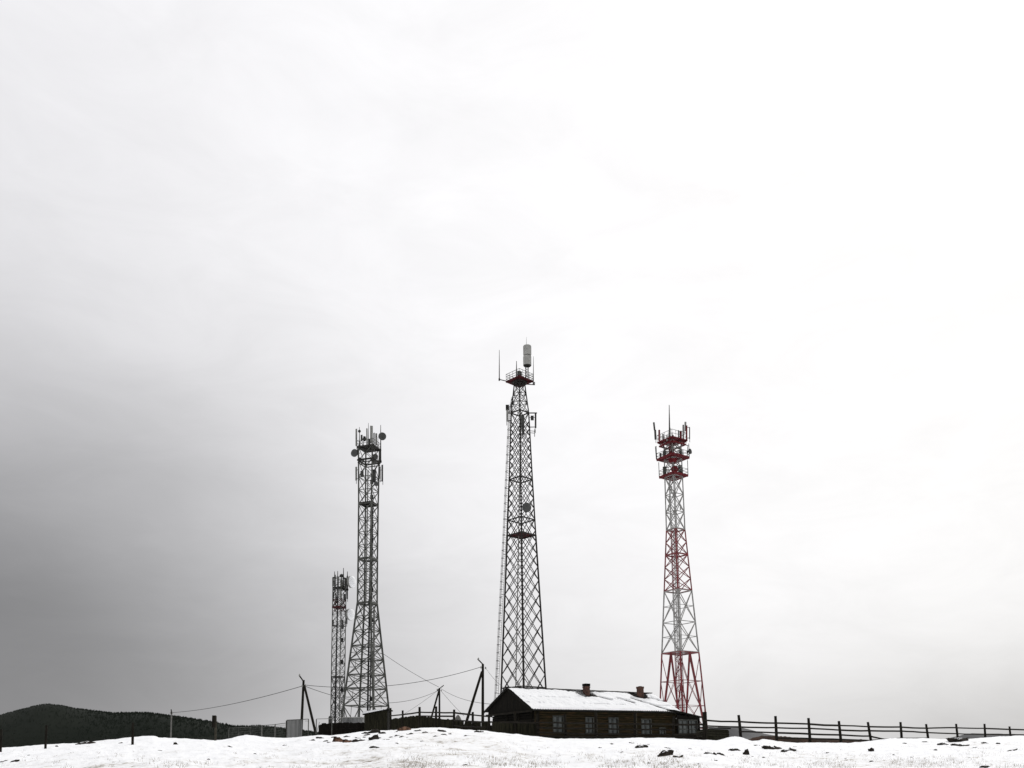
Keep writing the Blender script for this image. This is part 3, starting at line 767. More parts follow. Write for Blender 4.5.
# snow lying on the front slope; it dips under the sheets where the roof is bare
def seg_d(p, a, b):
    ab = (b[0]-a[0], b[1]-a[1]); t = max(0, min(1, ((p[0]-a[0])*ab[0]+(p[1]-a[1])*ab[1])/(ab[0]**2+ab[1]**2))); return math.hypot(p[0]-a[0]-ab[0]*t, p[1]-a[1]-ab[1]*t)
CB = .95
def chim_a(px, py=692):
    d = CR*((px-512)/F)+CU*((YP-py)/F)+CF; d = d/d.y; wo = ORG+ey*(WID/2-CB)
    t = ((wo-CAM).dot(ey))/(d.dot(ey)); return (CAM+d*t-wo).dot(ex)
CA = [chim_a(586.4), chim_a(640.2)]
m = MB(); na_, nb = 420, 90; vs = []; fs = []
lines = [((CA[0]+.5, 3.6), (CA[0]+2.1, 2.4)), ((CA[0]+5.3, 3.0), (CA[0]+8.0, -.1)), ((CA[0]+3.4, 2.9), (CA[0]+4.6, 1.9)), ((CA[1]+.9, 3.3), (CA[1]+3.0, 1.9)), ((CA[1]+.2, 3.7), (CA[1]+.9, 3.2))]
for j in range(nb+1):
    b = lerp(-.13, WID/2-.02, j/nb)
    for i in range(na_+1):
        a = -.33+(LEN+.66)*i/na_
        h = .10+.05*fbm(a*.7, b*.7, 1)+.035*fbm(a*2.6, b*2.6, 8)
        h *= min(1, .45+(b+.13)/.5)
        # rows of nail lines and sheet laps
        for lb in (1.25, 2.55):
            if abs(b-lb) < .12 and fbm(a*.9+lb*7, lb) + .5*fbm(a*4, lb*3) > .2: h -= .36*(1-abs(b-lb)/.12)
        # bare strip at the ridge
        edge = (WID/2-b) - (.2+.3*max(0, fbm(a*.8, 31)))
        if edge < .12: h -= .2*(1-edge/.12) if edge > 0 else .2
        for A, B in lines:
            d = seg_d((a, b), A, B)+.03*fbm(a*5, b*5); 
            if d < .27: h -= .75*(1-d/.27)
        for c in CA:
            d = math.hypot((a-c)*.7, (b-(WID/2-CB+.25)))
            if d < 1.15+.3*fbm(a*2, b*2): h -= .3*(1-d/1.3)
        if b < .12: h = min(h, .05)+.028*math.cos(a*math.pi/.145)
        h = max(h, -.035)
        vs.append(roofpt(a, b, .03+h))
for j in range(nb):
    for i in range(na_): q = j*(na_+1)+i; fs.append((q, q+1, q+na_+2, q+na_+1))
n = len(vs)
m.add(vs, fs); m.build('roof_snow', M['roofsnow'], rf, smooth=True)
m = MB(); vs = []; fs = []
for j in range(13):
    b = lerp(WID+.13, WID/2+.2, j/12)
    for i in range(81): a = -.33+(LEN+.66)*i/80; vs.append(roofpt(a, b, .12+.03*fbm(a, b)))
for j in range(12):
    for i in range(80): q = j*81+i; fs.append((q, q+1, q+82, q+81))
m.add(vs, fs); m.build('roof_snow', M['roofsnow'], rb, smooth=True)
# chimneys
for ci, (px, w, ytop) in enumerate(((586.4,6.6,685.2),(640.4,6.4,686.2))):
    a = CA[ci]; c = ORG+ex*a+ey*(WID/2-CB); k = mpp(px, 690, c.y); top = P(px, ytop, c.y).z; zb = roofpt(a, WID/2-CB).z-.8
    s_ = w*k*.78; m = MB(); m.box((c.x, c.y, (zb+top-.28)/2), s_, s_, top-.28-zb, PH)
    m.box((c.x, c.y, top-.21), s_*1.12, s_*1.12, .13, PH); m.box((c.x, c.y, top-.11), s_*(.9 if ci == 0 else 1.16), s_*(.9 if ci == 0 else 1.1), .12, PH)
    o = m.build('chimney', M['brick'], rf)
    mm = MB(); mm.box((c.x, c.y, top-.04), s_*.5, s_*.5, .08, PH)
    if ci == 0: mm.box((c.x, c.y, top+.02), s_*1.14, s_*1.1, .26, PH)
    mm.build('chimney_cap', M['gable'], o)
# windows with frame, panes, curtains, sill
def window(a0, a1, z0, z1, nx, ny, parent, org, dx, dn, cur=True, name='window'):
    """dn points into the wall"""
    up = Vector((0, 0, 1)); base = Vector((org.x, org.y, 0))
    def q(a, z, d=0): return base+dx*a+dn*d+up*z
    c = MB(); fw = .09
    c.bar(q(a0-fw/2, z0, -.17), q(a0-fw/2, z1+fw, -.17), fw, .04, dn); c.bar(q(a1+fw/2, z0, -.17), q(a1+fw/2, z1+fw, -.17), fw, .04, dn)
    c.bar(q(a0, z1+fw/2, -.17), q(a1, z1+fw/2, -.17), .04, fw, up); c.bar(q(a0-.12, z0-.03, -.19), q(a1+.12, z0-.03, -.19), .1, .06, up)
    w = c.build(name, M['trim'], parent)
    g_ = MB(); g_.bar(q(a0, (z0+z1)/2, .0), q(a1, (z0+z1)/2, .0), .012, z1-z0, up); g_.build('pane', M['glass'], w)
    s = MB()
    for i in range(nx+1): a = lerp(a0, a1, i/nx); s.bar(q(a, z0, -.03), q(a, z1, -.03), .05, .04, dn)
    for j in range(ny+1): z = lerp(z0, z1, j/ny); s.bar(q(a0, z, -.031), q(a1, z, -.031), .04, .05, up)
    s.build('frame', M['trim'], w)
    if cur:
        k = MB(); wd = (a1-a0)
        for s0, s1 in ((.06, .36), (.62, .94)):
            for i in range(5):
                t0 = lerp(s0, s1, i/5); t1 = lerp(s0, s1, (i+1)/5); k.bar(q(a0+wd*t0, (z0+z1)/2, -.0125-.004*(i%2)), q(a0+wd*t1, (z0+z1)/2, -.0125-.004*(i%2)), .003, (z1-z0)*.94, up)
        k.build('curtain', M['curtain'], w)
    return w
WO = ORG+ey*OV
for i, (a0, a1, z0, z1) in enumerate(WINS): window(a0, a1, z0, z1, 2, 3 if i < 4 else 2, hroot, WO, ex, ey, True)
# corner boards and drain posts on the front
m = MB()
for px in (595.6, 635.2): a, _ = along(px, 725); p = ORG+ex*a+ey*(OV-.16); m.bar(Vector((p.x, p.y, GZ)), Vector((p.x, p.y, FL.z-.15+slope*a)), .16, .08, ey)
build_each(m, 'wall_post', M['beam'], hroot)
# glazed porch at the right end
PL = P(676.8, 712.2, 93.3); PR = P(700.5, 717.4, 95.6)
pdir = Vector((PR.x-PL.x, PR.y-PL.y, 0)); pl = pdir.length; pdir.normalize(); pn = Vector((-pdir.y, pdir.x, 0)); DEP = 3.2
m = MB(); z0, z1 = PL.z+.12, PR.z+.06
A = [PL+pdir*-.6-pn*.25, PR+pdir*.15-pn*.25, PR+pdir*.15+pn*DEP, PL-pdir*.6+pn*DEP]
zz = [z0+.1, z1, z1+.1, z0+.4]; pts = [Vector((p.x, p.y, z)) for p, z in zip(A, zz)]
quadbox(m, pts, Vector((0, 0, -.12))); pr_ = m.build('porch_roof', M['gable'], hroot)
m = MB(); fw0, fw1 = 1.0/9.4, pl-.35
hgt = PR.z-.1
for t in (0, .5, 1.0):
    for dd in (0, DEP-.2):
        p = PL+pdir*(t*(pl-.25))+pn*dd; m.bar(Vector((p.x, p.y, GZ)), Vector((p.x, p.y, hgt+.1)), .14)
nb = 16
def pz(py, Yd): return P(685, py, Yd).z
ws = pz(734, 94.6); wt = pz(720.6, 94.6)
for i in range(nb):
    p = PL+pdir*((pl-.25)*i/nb); q = PL+pdir*((pl-.25)*(i+.95)/nb)
    for za, zb in ((GZ, ws-.05), (wt+.05, hgt+.15*(1-i/nb)+.1)): m.bar((p+q)/2*1.0 - Vector((0,0,(p.z+q.z)/2-za)), (p+q)/2-Vector((0,0,(p.z+q.z)/2-zb)), (q-p).length, .05, pn)
for p0, d0, L0 in ((PL+pdir*(pl-.25), pn, DEP), (PL+pn*DEP, pdir, pl-.25)):
    p = p0+d0*L0/2; m.box((p.x, p.y, (GZ+hgt)/2), L0, .06, hgt-GZ, math.atan2(d0.y, d0.x))
m.build('porch_wall', M['gable'], hroot)
x0 = (P(677, 727, 94).x-PL.x)/pdir.x; x1 = (P(695.5, 727, 95.3).x-PL.x)/pdir.x
w = window(x0, x1, ws, wt, 4, 3, hroot, PL, pdir, pn, False, 'porch_window')
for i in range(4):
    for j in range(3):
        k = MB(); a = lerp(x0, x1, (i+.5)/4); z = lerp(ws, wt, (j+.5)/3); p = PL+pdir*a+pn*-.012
        k.box((p.x, p.y, z), (x1-x0)/4*.68, .008, (wt-ws)/3*.66, math.atan2(pdir.y, pdir.x)); k.build('pane_reflection', M['curtain'], w)  # pale sheet over each porch pane, its grey standing in for reflected light

# ------------------------------------------------------------------ fences
def gz(p): return ground(p.x, p.y)
def fence(name, posts, rails, label, pickets=None, w=.19, group='wooden fences along the hilltop'):
    """posts: (px top, py top, px bottom, Y); rails: list of [(px, py)...]; Y interpolated over px"""
    yt = sorted((p[0], p[3]) for p in posts)
    p0 = P(posts[0][0], posts[0][1], posts[0][3]); root = empty(name, (p0.x, p0.y, gz(p0)), label, 'fence', group)
    for px, py, pb, Y, *ex_ in posts:
        ww = ex_[0] if ex_ else w
        t = P(px, py, Y); b = P(pb, 742, Y); b = Vector((b.x, b.y, min(gz(b)-.3, b.z)))
        m = MB(); mid = b.lerp(t, .5)+Vector((random.uniform(-.02,.02), 0, 0))
        m.tube(b, mid, ww*.56, ww*.54, 7); m.tube(mid, t, ww*.54, ww*.48, 7); m.build('post', M['oldwood'], root)
    for line in rails:
        prev = None
        for px, py in line:
            c = P(px, py, interp(yt, px)-.13)
            if prev:
                m = MB(); n = 4
                sag = random.uniform(-.02, .03); pts = []
                for i in range(n+1):
                    t = i/n; p = prev.lerp(c, t); p.z -= sag*4*t*(1-t)+random.uniform(-.008, .008); pts.append(p)
                rw = random.uniform(.055, .08)
                for a, b in zip(pts, pts[1:]): m.tube(a, b, rw, rw, 6)
                m.build('rail', M['railwood'], root)
            prev = c
    if pickets:
        for (x0, x1, top, Yf, step, skip) in pickets:
            m = MB(); px = x0
            while px < x1:
                Y = interp(yt, px)+Yf; t = P(px, interp(top, px)+random.uniform(-.5, .5)+(random.uniform(2, 4.5) if random.random() < skip else 0), Y)
                g0 = ground(t.x, t.y)-.2
                if True:
                    lean = random.uniform(-.012, .012); k = mpp(px, 730, Y)*step*1.42
                    m.bar(Vector((t.x-lean, t.y, g0)), Vector((t.x+lean, t.y+random.uniform(-.01,.01), t.z)), k*random.uniform(.86, .99), .03, (0,1,0))
                px += step
            m.build('boards', M['picket'], root)
    return root
# right-hand rail fence
fence('rail_fence', [(704.6,712,704.8,60.5,.30),(738.6,715,741,61),(775.4,716,776.6,62),(808.4,718,810,63.5),(838.8,721,841.2,66),(867.8,722,871.8,69),(900.4,722,901.5,72),(926,724,929.2,75.5),
   (956,723.8,958,79),(984.4,723.8,985.2,83),(1009.4,726.4,1011,87),(1034,727,1036,91),(1060,728,1061,95)],
  [[(704,720.3),(738,721.6),(776,723),(809,724),(839,725.5),(868,726.6),(900,727),(926,728.2),(956,727.7),(984.5,728.4),(1009.6,729.4),(1034,730.2),(1060,731)],
   [(704,725.8),(738,727),(776,727.6),(809,728.4),(839,730),(868,730.8),(900,731.1),(926,732.5),(957,733.7),(984.5,734.2),(1010,734.6),(1034,735.3),(1060,736)],
   [(739,731.6),(776,732.7),(809,734),(840,734.8),(870,736),(884,739.2),(901,738.2),(928,738.3)],
   [(776,738.2),(809,738.6),(840,739.4),(870,740.6),(884,740)]],
  'dark rail fence of leaning posts running over the snow to the right edge')
# fence in front of the house
fence('rail_fence', [(515,711.5,515.4,65),(537,714,537,64.4),(565,714,566,63.6),(595.8,711,595.4,62.8,.17),(634.8,711.5,635,61.8,.17),(674,716,673.6,61),(704.0,713.5,703.5,60.7)],
  [[(500,722.2),(537,722.6),(565,723.2),(596,723.4),(635,724),(674,724.6),(704,724.4)],[(537,727.5),(565,728.4),(596,728.6),(635,729.6),(674,730)],
   [(537,732.4),(565,733.2),(596,734),(635,734.4),(674,735),(704,734)],[(537,735.6),(565,736.6),(596,737),(635,737.4),(674,737.2),(704,738)]],
  'low rail and board fence right in front of the log house wall',
  [(493,538,[(493,721.5),(515,721.5),(538,722.6)],.15,1.7,.05),(538,716,[(538,735.4),(600,736.6),(716,737)],.15,1.9,.04)])
# middle fence, from the shed to the house
fence('rail_fence', [(390.6,708,390.6,86),(402.7,710.4,402.8,83),(419.6,707,419.6,79.5,.22),(436.2,706.4,436,76,.2),(454.2,709.6,454,72.5,.2),(472.8,712,472.6,69),(489,717,489,66.5)],
  [[(390.6,715.8),(402.7,714.6),(419.6,712.2),(436.2,712.3),(454.2,712.7),(472.8,714.8),(492,716.6)],[(419.6,716),(436.2,716.4),(454.2,716.4)],[(454.2,720.4),(472.8,721.6),(493,722)],[(454.2,725.6),(472.8,726.6),(493,727.4)]],
  'dark board and rail fence between the plank shed and the log house',
  [(391,455,[(391,719),(402,717.6),(412,716),(420,715.6),(430,717),(440,718.6),(455,719.6)],.2,1.5,.0),(455,495,[(455,719.6),(472,721.4),(495,722.8)],.2,1.9,.16)])
# wire fence far left of centre
root = None
wf = [(229,727.6),(239,727.2),(250.6,726.6),(262,725),(275.2,724),(288,722.2)]
p0 = P(229, 727, 96); root = empty('wire_fence', (p0.x, p0.y, gz(p0)), 'thin wire mesh fence on slender posts left of the corrugated metal panel', 'fence')
pp = []
for i, (px, py) in enumerate(wf):
    Y = 98-i*2; t = P(px, py, Y); m = MB(); b = Vector((t.x, t.y, gz(t)-.3)); m.tube(b, t, .055 if i in (3,4) else .04, n=6); m.build('post', M['concrete'] if i in (3,4) else M['galv'], root); pp.append((t, b))
m = MB()
for (a, ab), (b, bb) in zip(pp, pp[1:]):
    m.tube(a-Vector((0,0,.05)), b-Vector((0,0,.05)), .028, n=5)
    for k in range(1, 9): t = k/9; m.tube(a.lerp(ab, t*.8), b.lerp(bb, t*.8), .008, n=4)
    nn = int((b-a).length/.16)
    for i in range(nn): p = a.lerp(b, i/nn); q = ab.lerp(bb, i/nn); m.tube(p, q, .005, n=3)
m.build('wire_mesh', M['galv'], root)
# corrugated metal panel
def corrug(px0, px1, yt0, yt1, Y0, Y1, label):
    a = P(px0, yt0, Y0); b = P(px1, yt1, Y1); n = 60; vs = []; fs = []
    d = (b-a); d.z = 0; nrm = Vector((-d.y, d.x, 0)).normalized()
    root = empty('metal_panel_fence', (a.x, a.y, gz(a)), label, 'metal fence')
    for j in (0, 1):
        for i in range(n+1):
            p = a.lerp(b, i/n)+nrm*(.03*math.cos(i*math.pi/2)); 
            if j == 0: p.z = ground(p.x, p.y)-.2
            vs.append(p)
    for i in range(n): fs.append((i, i+1, n+2+i, n+1+i))
    k = len(vs); vs2 = [v+nrm*.004 for v in vs]; fs2 = [tuple(x+k for x in reversed(f)) for f in fs]
    m = MB(); m.add(vs+vs2, fs+fs2); m.build('sheet', M['corr'], root)
    m = MB()
    for t in (.0, .5, 1): p = a.lerp(b, t)+nrm*.09; m.bar(Vector((p.x, p.y, ground(p.x, p.y)-.2)), p, .09)
    m.build('post', M['oldwood'], root); m = MB(); m.bar(a+nrm*.02+Vector((0,0,.03)), b+d.normalized()*.9+nrm*.02+Vector((0,0,.05)), .06, .06); m.build('top_rail', M['oldwood'], root)
corrug(287.2, 302.6, 720.4, 719.2, 85, 87, 'dull grey corrugated metal panel standing at the foot of the left braced pole')
# gate frame
g0 = P(316.4, 718.8, 92); root = empty('gate_frame', (g0.x, g0.y, gz(g0)), 'pale thin steel gate frame beside the left braced pole', 'gate')
m = MB()
for px in (308.5, 316.4, 332): t = P(px, 719.2, 92); m.tube(Vector((t.x, t.y, gz(t)-.2)), t, .05, n=6)
m.build('post', M['galv'], root); m = MB(); m.tube(P(316.4, 719, 92), P(332, 718.6, 92), .035, n=6); m.tube(P(316.8, 732, 92), P(319.6, 722, 92), .03, n=6); m.tube(P(305, 721, 92), P(308.5, 721, 92), .03, n=6); m.build('top_bar', M['palesteel'], root)
# black board enclosure below the towers
def board_wall(x0, x1, top, Y0, Y1, label, mat, name='board_fence', jit=.5):
    a = P(x0, interp(top, x0), Y0); root = empty(name, (a.x, a.y, gz(a)), label, 'fence'); m = MB(); px = x0; st = 1.5; fr = MB()
    while px < x1:
        Y = lerp(Y0, Y1, (px-x0)/(x1-x0)); t = P(px, interp(top, px)+random.uniform(-jit, jit), Y); m.bar(Vector((t.x, t.y+random.uniform(-.02,.02), ground(t.x, t.y)-.2)), t, mpp(px, 730, Y)*st*.97, .03, (0,1,0)); px += st
    m.build('boards', M[mat], root)
    for f_ in (.25, .75):
        fr.bar(a-Vector((0,-.06,.3+f_)), P(x1, interp(top, x1), Y1)-Vector((0,-.06,.3+f_)), .06, .1)
    fr.build('cross_rail', M['gable'], root)
    m = MB(); n = 5
    for i in range(n): px = lerp(x0, x1, i/(n-1)); t = P(px, interp(top, px)+1, lerp(Y0, Y1, i/(n-1))+.13); m.bar(Vector((t.x, t.y, ground(t.x, t.y)-.2)), t, .1)
    m.build('post', M['gable'], root)
    return root
board_wall(319.4, 366, [(319.4,724.6),(323,723.4),(340,722.8),(366,722.4)], 95, 90, 'low black board fence at the feet of the two left towers', 'gable')
# pale equipment container behind it
c = P(354, 720, 120); root = empty('equipment_container', (c.x, c.y, gz(c)-.05), 'low pale grey equipment container under the flared tower', 'container')
w_ = 19*mpp(354, 720, 120); top = P(354, 718.6, 120).z; m = MB(); m.box((c.x, c.y, (top+gz(c))/2), w_, 2.2, top-gz(c), -.1)
for i in range(12): m.box((c.x+w_*(i/11-.5)*.96, c.y-1.12-.1*-(i/11-.5)*w_*.96, (top+gz(c))/2), .06, .05, top-gz(c)-.2, -.1)
m.build('body', M['corr'], root); m = MB(); m.box((c.x, c.y, top+.09), w_+.2, 2.4, .14, -.1); m.build('roof', M['palesteel'], root)
# small dark post/box at the enclosure's left end
c = P(330.2, 717.5, 100); m = MB(); zt_ = P(330, 717.2, 100).z; m.box((c.x, c.y, (zt_+gz(c))/2), .32, .3, zt_-gz(c)); m.lathe((c.x, c.y, zt_), (0,0,1), [(0,.2),(.12,.12),(.16,.05)], 8)
tag(m.build('cable_post', M['panel_dark'], None, (c.x, c.y, gz(c))), 'stubby black cable post behind the low black board fence', 'post')
# plank shed
Ys = 89; A = P(364, 713.6, Ys); B = P(388.4, 709.0, Ys+1); root = empty('plank_shed', (A.x, A.y, gz(A)), 'small dark plank shed with a slanting snowy lean-to roof', 'shed')
m = MB(); n = 15; gb = gz(A)-.2
for i in range(n):
    t = (i+.5)/n; p = A.lerp(B, lerp(.02, .95, t)); m.bar(Vector((p.x, p.y+random.uniform(-.02,.01), gb)), Vector((p.x, p.y, p.z-.12)), (B-A).length/n*.92*.95, .04, (0,1,0))
m.build('front_wall', M['picket'], root)
m = MB()
for (p, q) in ((A.lerp(B,.02), A.lerp(B,.02)+Vector((0,2.4,.0))), (A.lerp(B,.95), A.lerp(B,.95)+Vector((0,2.4,.0)))):
    c = (p+q)/2; m.box((c.x, c.y+.05, (gb+p.z-.15)/2), .05, 2.3, p.z-.15-gb)
c = A.lerp(B,.485)+Vector((0,2.4,0)); m.box((c.x, c.y, (gb+A.z-.1)/2), (B-A).length*.93, .05, A.z-.1-gb)
m.build('side_wall', M['gable'], root)
m = MB(); ab = (B-A).normalized(); quadbox(m, [A-ab*.12+Vector((0,-.25,0)), B+ab*.1+Vector((0,-.25,0)), B+ab*.1+Vector((0,2.7,.0)), A-ab*.12+Vector((0,2.7,.0))], Vector((0,0,-.1))); ro = m.build('roof', M['gable'], root)
m = MB(); nn = 14; vs = []; fs = []
for i in range(nn+1):
    for j in range(5):
        p = A.lerp(B, lerp(-.02, .8, i/nn))+Vector((0, (-.275,-.265,.6,1.8,2.6)[j], 0)); e = -.02 if j == 0 else (.2 if 0 < i < nn else .1); vs.append(p+Vector((0,0,e*(1-.4*i/nn)+.004)))
for i in range(nn):
    for j in range(4): q = i*5+j; fs.append((q, q+5, q+6, q+1))
m.add(vs, fs); m.build('roof_snow', M['roofsnow'], ro, smooth=True)
# low dark shed right of the porch
A = P(703.5, 728.2, 70); B = P(727.5, 729.4, 73); root = empty('low_shed', (A.x, A.y, gz(A)), 'long low dark timber shed behind the fence between porch and snow hump', 'shed')
m = MB(); n = 6; d = (B-A); L_ = d.length; yaw = math.atan2(d.y, d.x)
for i in range(n):
    z = A.z-.12-i*.2; p = Vector((A.x, A.y, z)); q = Vector((B.x, B.y, z+ (B.z-A.z))); m.tube(p, q, .105, n=8); m.tube(p+Vector((0,2.2,0)), q+Vector((0,2.2,0)), .105, n=8); m.tube(p-Vector((0,.15,.1)), p+Vector((0,2.4,-.1)), .1, n=8); m.tube(q-Vector((0,.15,.1)), q+Vector((0,2.4,-.1)), .1, n=8)
m.build('wall', M['picket'], root); m = MB(); quadbox(m, [A+Vector((-.2,-.3,.1)), B+Vector((.2,-.3,.1)), B+Vector((.2,2.6,.25)), A+Vector((-.2,2.6,.25))], Vector((0,0,-.1))); m.build('roof', M['gable'], root)

# single posts on the left
def lone(px, yt, px2, yb, w, label, mat='oldwood'):
    g_ = ground_hit(px2, yb); t = P(px, yt, g_.y); m = MB(); b = Vector((g_.x, g_.y, g_.z-.3))
    m.tube(b, b.lerp(t, .55), w*.5, w*.52, 8); m.tube(b.lerp(t, .55), t, w*.52, w*.46, 8)
    return tag(m.build('fence_post', M[mat], None, (g_.x, g_.y, g_.z)), label, 'post', 'single posts in the snow on the left')
lone(1.4, 729.5, .8, 752, .13, 'single black wooden post at the left edge of the snow')
lone(46.6, 725.3, 45.4, 748.6, .15, 'single black wooden post in the snow, standing below the hill summit')
lone(132.9, 722.6, 132.7, 744.8, .15, 'single black wooden post in the snow left of the pale concrete pole')
# two-tone post at 214
p = P(214.4, 715.4, 63.5); gg = gz(p); r0 = empty('boundary_post', (p.x, p.y, gg), 'thick wooden post with a dark collar right of the pale concrete pole', 'post')
m = MB(); b = P(215.6, 738, 63.5); m.tube(Vector((b.x, b.y, gg-.3)), P(215.6, 716, 63.5), .085, .08, 8); m.build('post', M['beam'], r0)
m = MB(); m.box(P(214.0, 721.5, 63.4), .24, .16, .85); m.build('collar', M['oldwood'], r0)

# ------------------------------------------------------------------ utility poles and wires
def pole(px, yt, pxb, Y, label, brace=None, arm=None, r=.15, mat='oldwood', ins=(), base_y=735):
    t = P(px, yt, Y); b = P(pxb, base_y, Y); b.z = ground(b.x, b.y)-.3
    root = empty('utility_pole', (b.x, b.y, b.z+.3), label, 'pole', 'utility poles')
    m = MB(); m.tube(b, t, r*1.15, r*.85, 9); m.build('pole', M[mat], root)
    if brace:
        (x0, y0), (x1, y1) = brace; a = P(x0, y0, Y-.15); c = P(x1, y1, Y-1.6); e = a+(c-a)*((ground(c.x, c.y)-.3-a.z)/(c.z-a.z)); m = MB(); m.tube(e, a, r*1.05, r*.85, 9); m.build('brace', M[mat], root)
    if arm:
        (x0, y0), (x1, y1) = arm; m = MB(); m.bar(P(x0, y0, Y-.2), P(x1, y1, Y-.2), .13, .13); m.build('crossarm', M['oldwood'], root)
    for x, y in ins:
        c = P(x, y, Y-.25); m = MB(); m.lathe(c-Vector((0,0,.12)), (0,0,1), [(0,.03),(.05,.09),(.1,.06),(.15,.1),(.22,.05),(.26,.03)], 8); m.build('insulator', M['insul'], root)
    return root
pole(303.6, 680, 300.6, 100, 'left braced wooden pole behind the corrugated metal panel', ((304.3,685.5),(315.6,733)), ((299.2,675.4),(303.6,681.5)), ins=((302.2,686),(305.6,685.4),(299.6,675)))
pole(482.9, 664, 482.6, 100, 'tallest braced wooden pole, just left of the log house', ((482,671.6),(467,720)), ((477.6,659),(483.6,665)), r=.16, ins=((481,667.5),(485.6,668),(478.4,658.8)))
pole(439.4, 688, 439.6, 150, 'middle braced wooden pole behind the board and rail fence', ((438.8,691),(431.6,716.6)), ((436.8,690.6),(443.8,685.2)), r=.17, ins=((437.2,689.5),(442.6,686.4),(441.4,690.5)))
pole(171.6, 711.4, 171.2, 150, 'pale thin concrete pole standing in front of the forested hill', r=.13, mat='concrete', ins=((170.4,713),(172.6,713)), arm=((171.2,709.4),(171.5,714)))
def wire(a, b, sag, label, r=.022):
    m = MB(); n = 22; pts = []
    for i in range(n+1):
        t = i/n; p = a.lerp(b, t); p.z -= sag*4*t*(1-t); pts.append(p)
    m.path(pts, r, 5); tag(m.build('overhead_wire', M['cable'], None, a), label, 'wire', 'overhead wires')
wire(P(172.4, 712.6, 150), P(302.6, 686, 100), .5, 'overhead wire sagging from the pale concrete pole to the left braced pole', .035)
wire(P(304.4, 685, 100), P(481.6, 666.8, 100), 1.05, 'overhead wire from the left braced pole across to the tallest braced pole', .028)
wire(P(304.4, 686, 100), P(438.4, 690.4, 150), 2.0, 'overhead wire from the left braced pole across to the middle braced pole', .032)
wire(P(383, 653.5, 150), P(438.8, 687, 150), .25, 'wire slanting down from the flared grey tower to the middle braced pole', .032)
wire(P(441, 688.6, 150), P(492, 704.2, 94), .5, 'wire from the middle braced pole down to the log house gable', .026)
wire(P(438.4, 690, 149.6), P(404, 714, 148), .15, 'thin guy wire slanting down left from the middle braced pole', .02)
wire(P(440.6, 690.4, 149.6), P(464, 716, 148), .1, 'thin guy wire slanting down right from the middle braced pole', .024)
wire(P(485.4, 667.6, 100), P(508, 690, 91), .3, 'thin wire from the tallest braced pole to the log house ridge', .016)

# small snowy mound seen through the fence
c = P(458, 719, 140); m = MB(); vs = []; fs = []
hh = P(457.5, 714.8, 140).z-gz(c); rr_ = 8*mpp(458, 715, 140)
for j in range(9):
    t = j/8; 
    for k in range(24): w_ = 2*math.pi*k/24; q = rr_*t*(1+.12*fbm(k*.7, 3)); vs.append((c.x+q*1.2*math.cos(w_), c.y+q*math.sin(w_), gz(c)-.2+(hh+.2)*(1-t**2.0)))
for j in range(8):
    for k in range(24): fs.append((j*24+k, j*24+(k+1)%24, (j+1)*24+(k+1)%24, (j+1)*24+k))
m.add(vs, fs); tag(m.build('haystack', M['concrete'], None, (c.x, c.y, gz(c)), smooth=True), 'grey rounded heap seen behind the fence, right of the middle braced pole', 'heap')

# ------------------------------------------------------------------ rocks
def rock(px, py, wpx, hpx, label, group=None, mat='rock', cap=True):
    g_ = ground_hit(px, py+hpx*.5); k = mpp(px, py, g_.y); sx = wpx*k*.62; sz = max(.09, hpx*k*1.9); sy = sx*random.uniform(.5, .8)
    m = MB(); n, l = 18, 8; vs = []; fs = []; sd = random.random()*50; yw = random.uniform(-.3, .3)
    for j in range(l+1):
        ph = math.pi/2*j/l
        for i in range(n):
            th = 2*math.pi*i/n; v = Vector((math.cos(th)*math.cos(ph), math.sin(th)*math.cos(ph), math.sin(ph)))
            q = 1+.55*fbm(v.x*1.6+sd, v.y*1.6, v.z*1.6) + .22*fbm(v.x*5+sd, v.y*5, v.z*5)
            x, y = v.x*sx*q, v.y*sy*q; z = (v.z**.45)*sz*max(.2, 1+.75*fbm(v.x*1.1+sd, v.y*1.3, 4)+.25*fbm(v.x*4+sd, v.y*4, 7))*(.75+.35*math.sin(v.x*2+sd)); z = min(z, sz*(.62+.3*fbm(v.x*1.5+sd, v.y*2, 11)))
            vs.append((g_.x+x*math.cos(yw)-y*math.sin(yw), g_.y+x*math.sin(yw)+y*math.cos(yw), ground(g_.x+x, g_.y+y)-.05+z))
    for j in range(l):
        for i in range(n): fs.append((j*n+i, j*n+(i+1)%n, (j+1)*n+(i+1)%n, (j+1)*n+i))
    m.add(vs, fs); o = m.build('rock', M[mat], None, g_); tag(o, label, 'rock', group)
    if cap and wpx > 8.5:
        c = MB(); vs2 = []; fs2 = []
        for j in range(5, l+1):
            for i in range(n):
                v = Vector(vs[j*n+i]); vs2.append(v+Vector((0, sy*.15, .02 if j > 5 else -.02)))
        for j in range(l-5):
            for i in range(n): fs2.append((j*n+i, j*n+(i+1)%n, (j+1)*n+(i+1)%n, (j+1)*n+i))
        c.add(vs2, fs2); c.build('snow_cap', M['roofsnow'], o, smooth=True)
    return o
rock(339,739.6,11,4,'large brown rock with pale face below the black board fence', mat='brownrock', cap=False)
rock(348.5,740.2,9,3.4,'light brown rock touching the right side of the large brown rock', mat='brownrock', cap=False)
rock(355,741,6,2.4,'flat black rock just right of the two brown rocks')
rock(371,731.6,14,3,'wide flat dark rock with snow on top, in front of the plank shed')
rock(373.5,737.4,8,3.4,'jagged black rock tilted down to the right, below the plank shed')
rock(383,732.6,7,1.6,'thin dark slab lying right in front of the plank shed fence')
rock(404,728.9,11,3.2,'reddish brown boulder at the foot of the fence by the plank shed', mat='brownrock', cap=False)
rock(395.8,731.4,3,1.2,'small dark stone just left of the reddish brown boulder')
rock(416,730.5,8,1.4,'flat dark slab just right of the reddish brown boulder')
rock(442,730.5,7,1.4,'thin dark slab in the snow below the middle braced pole')
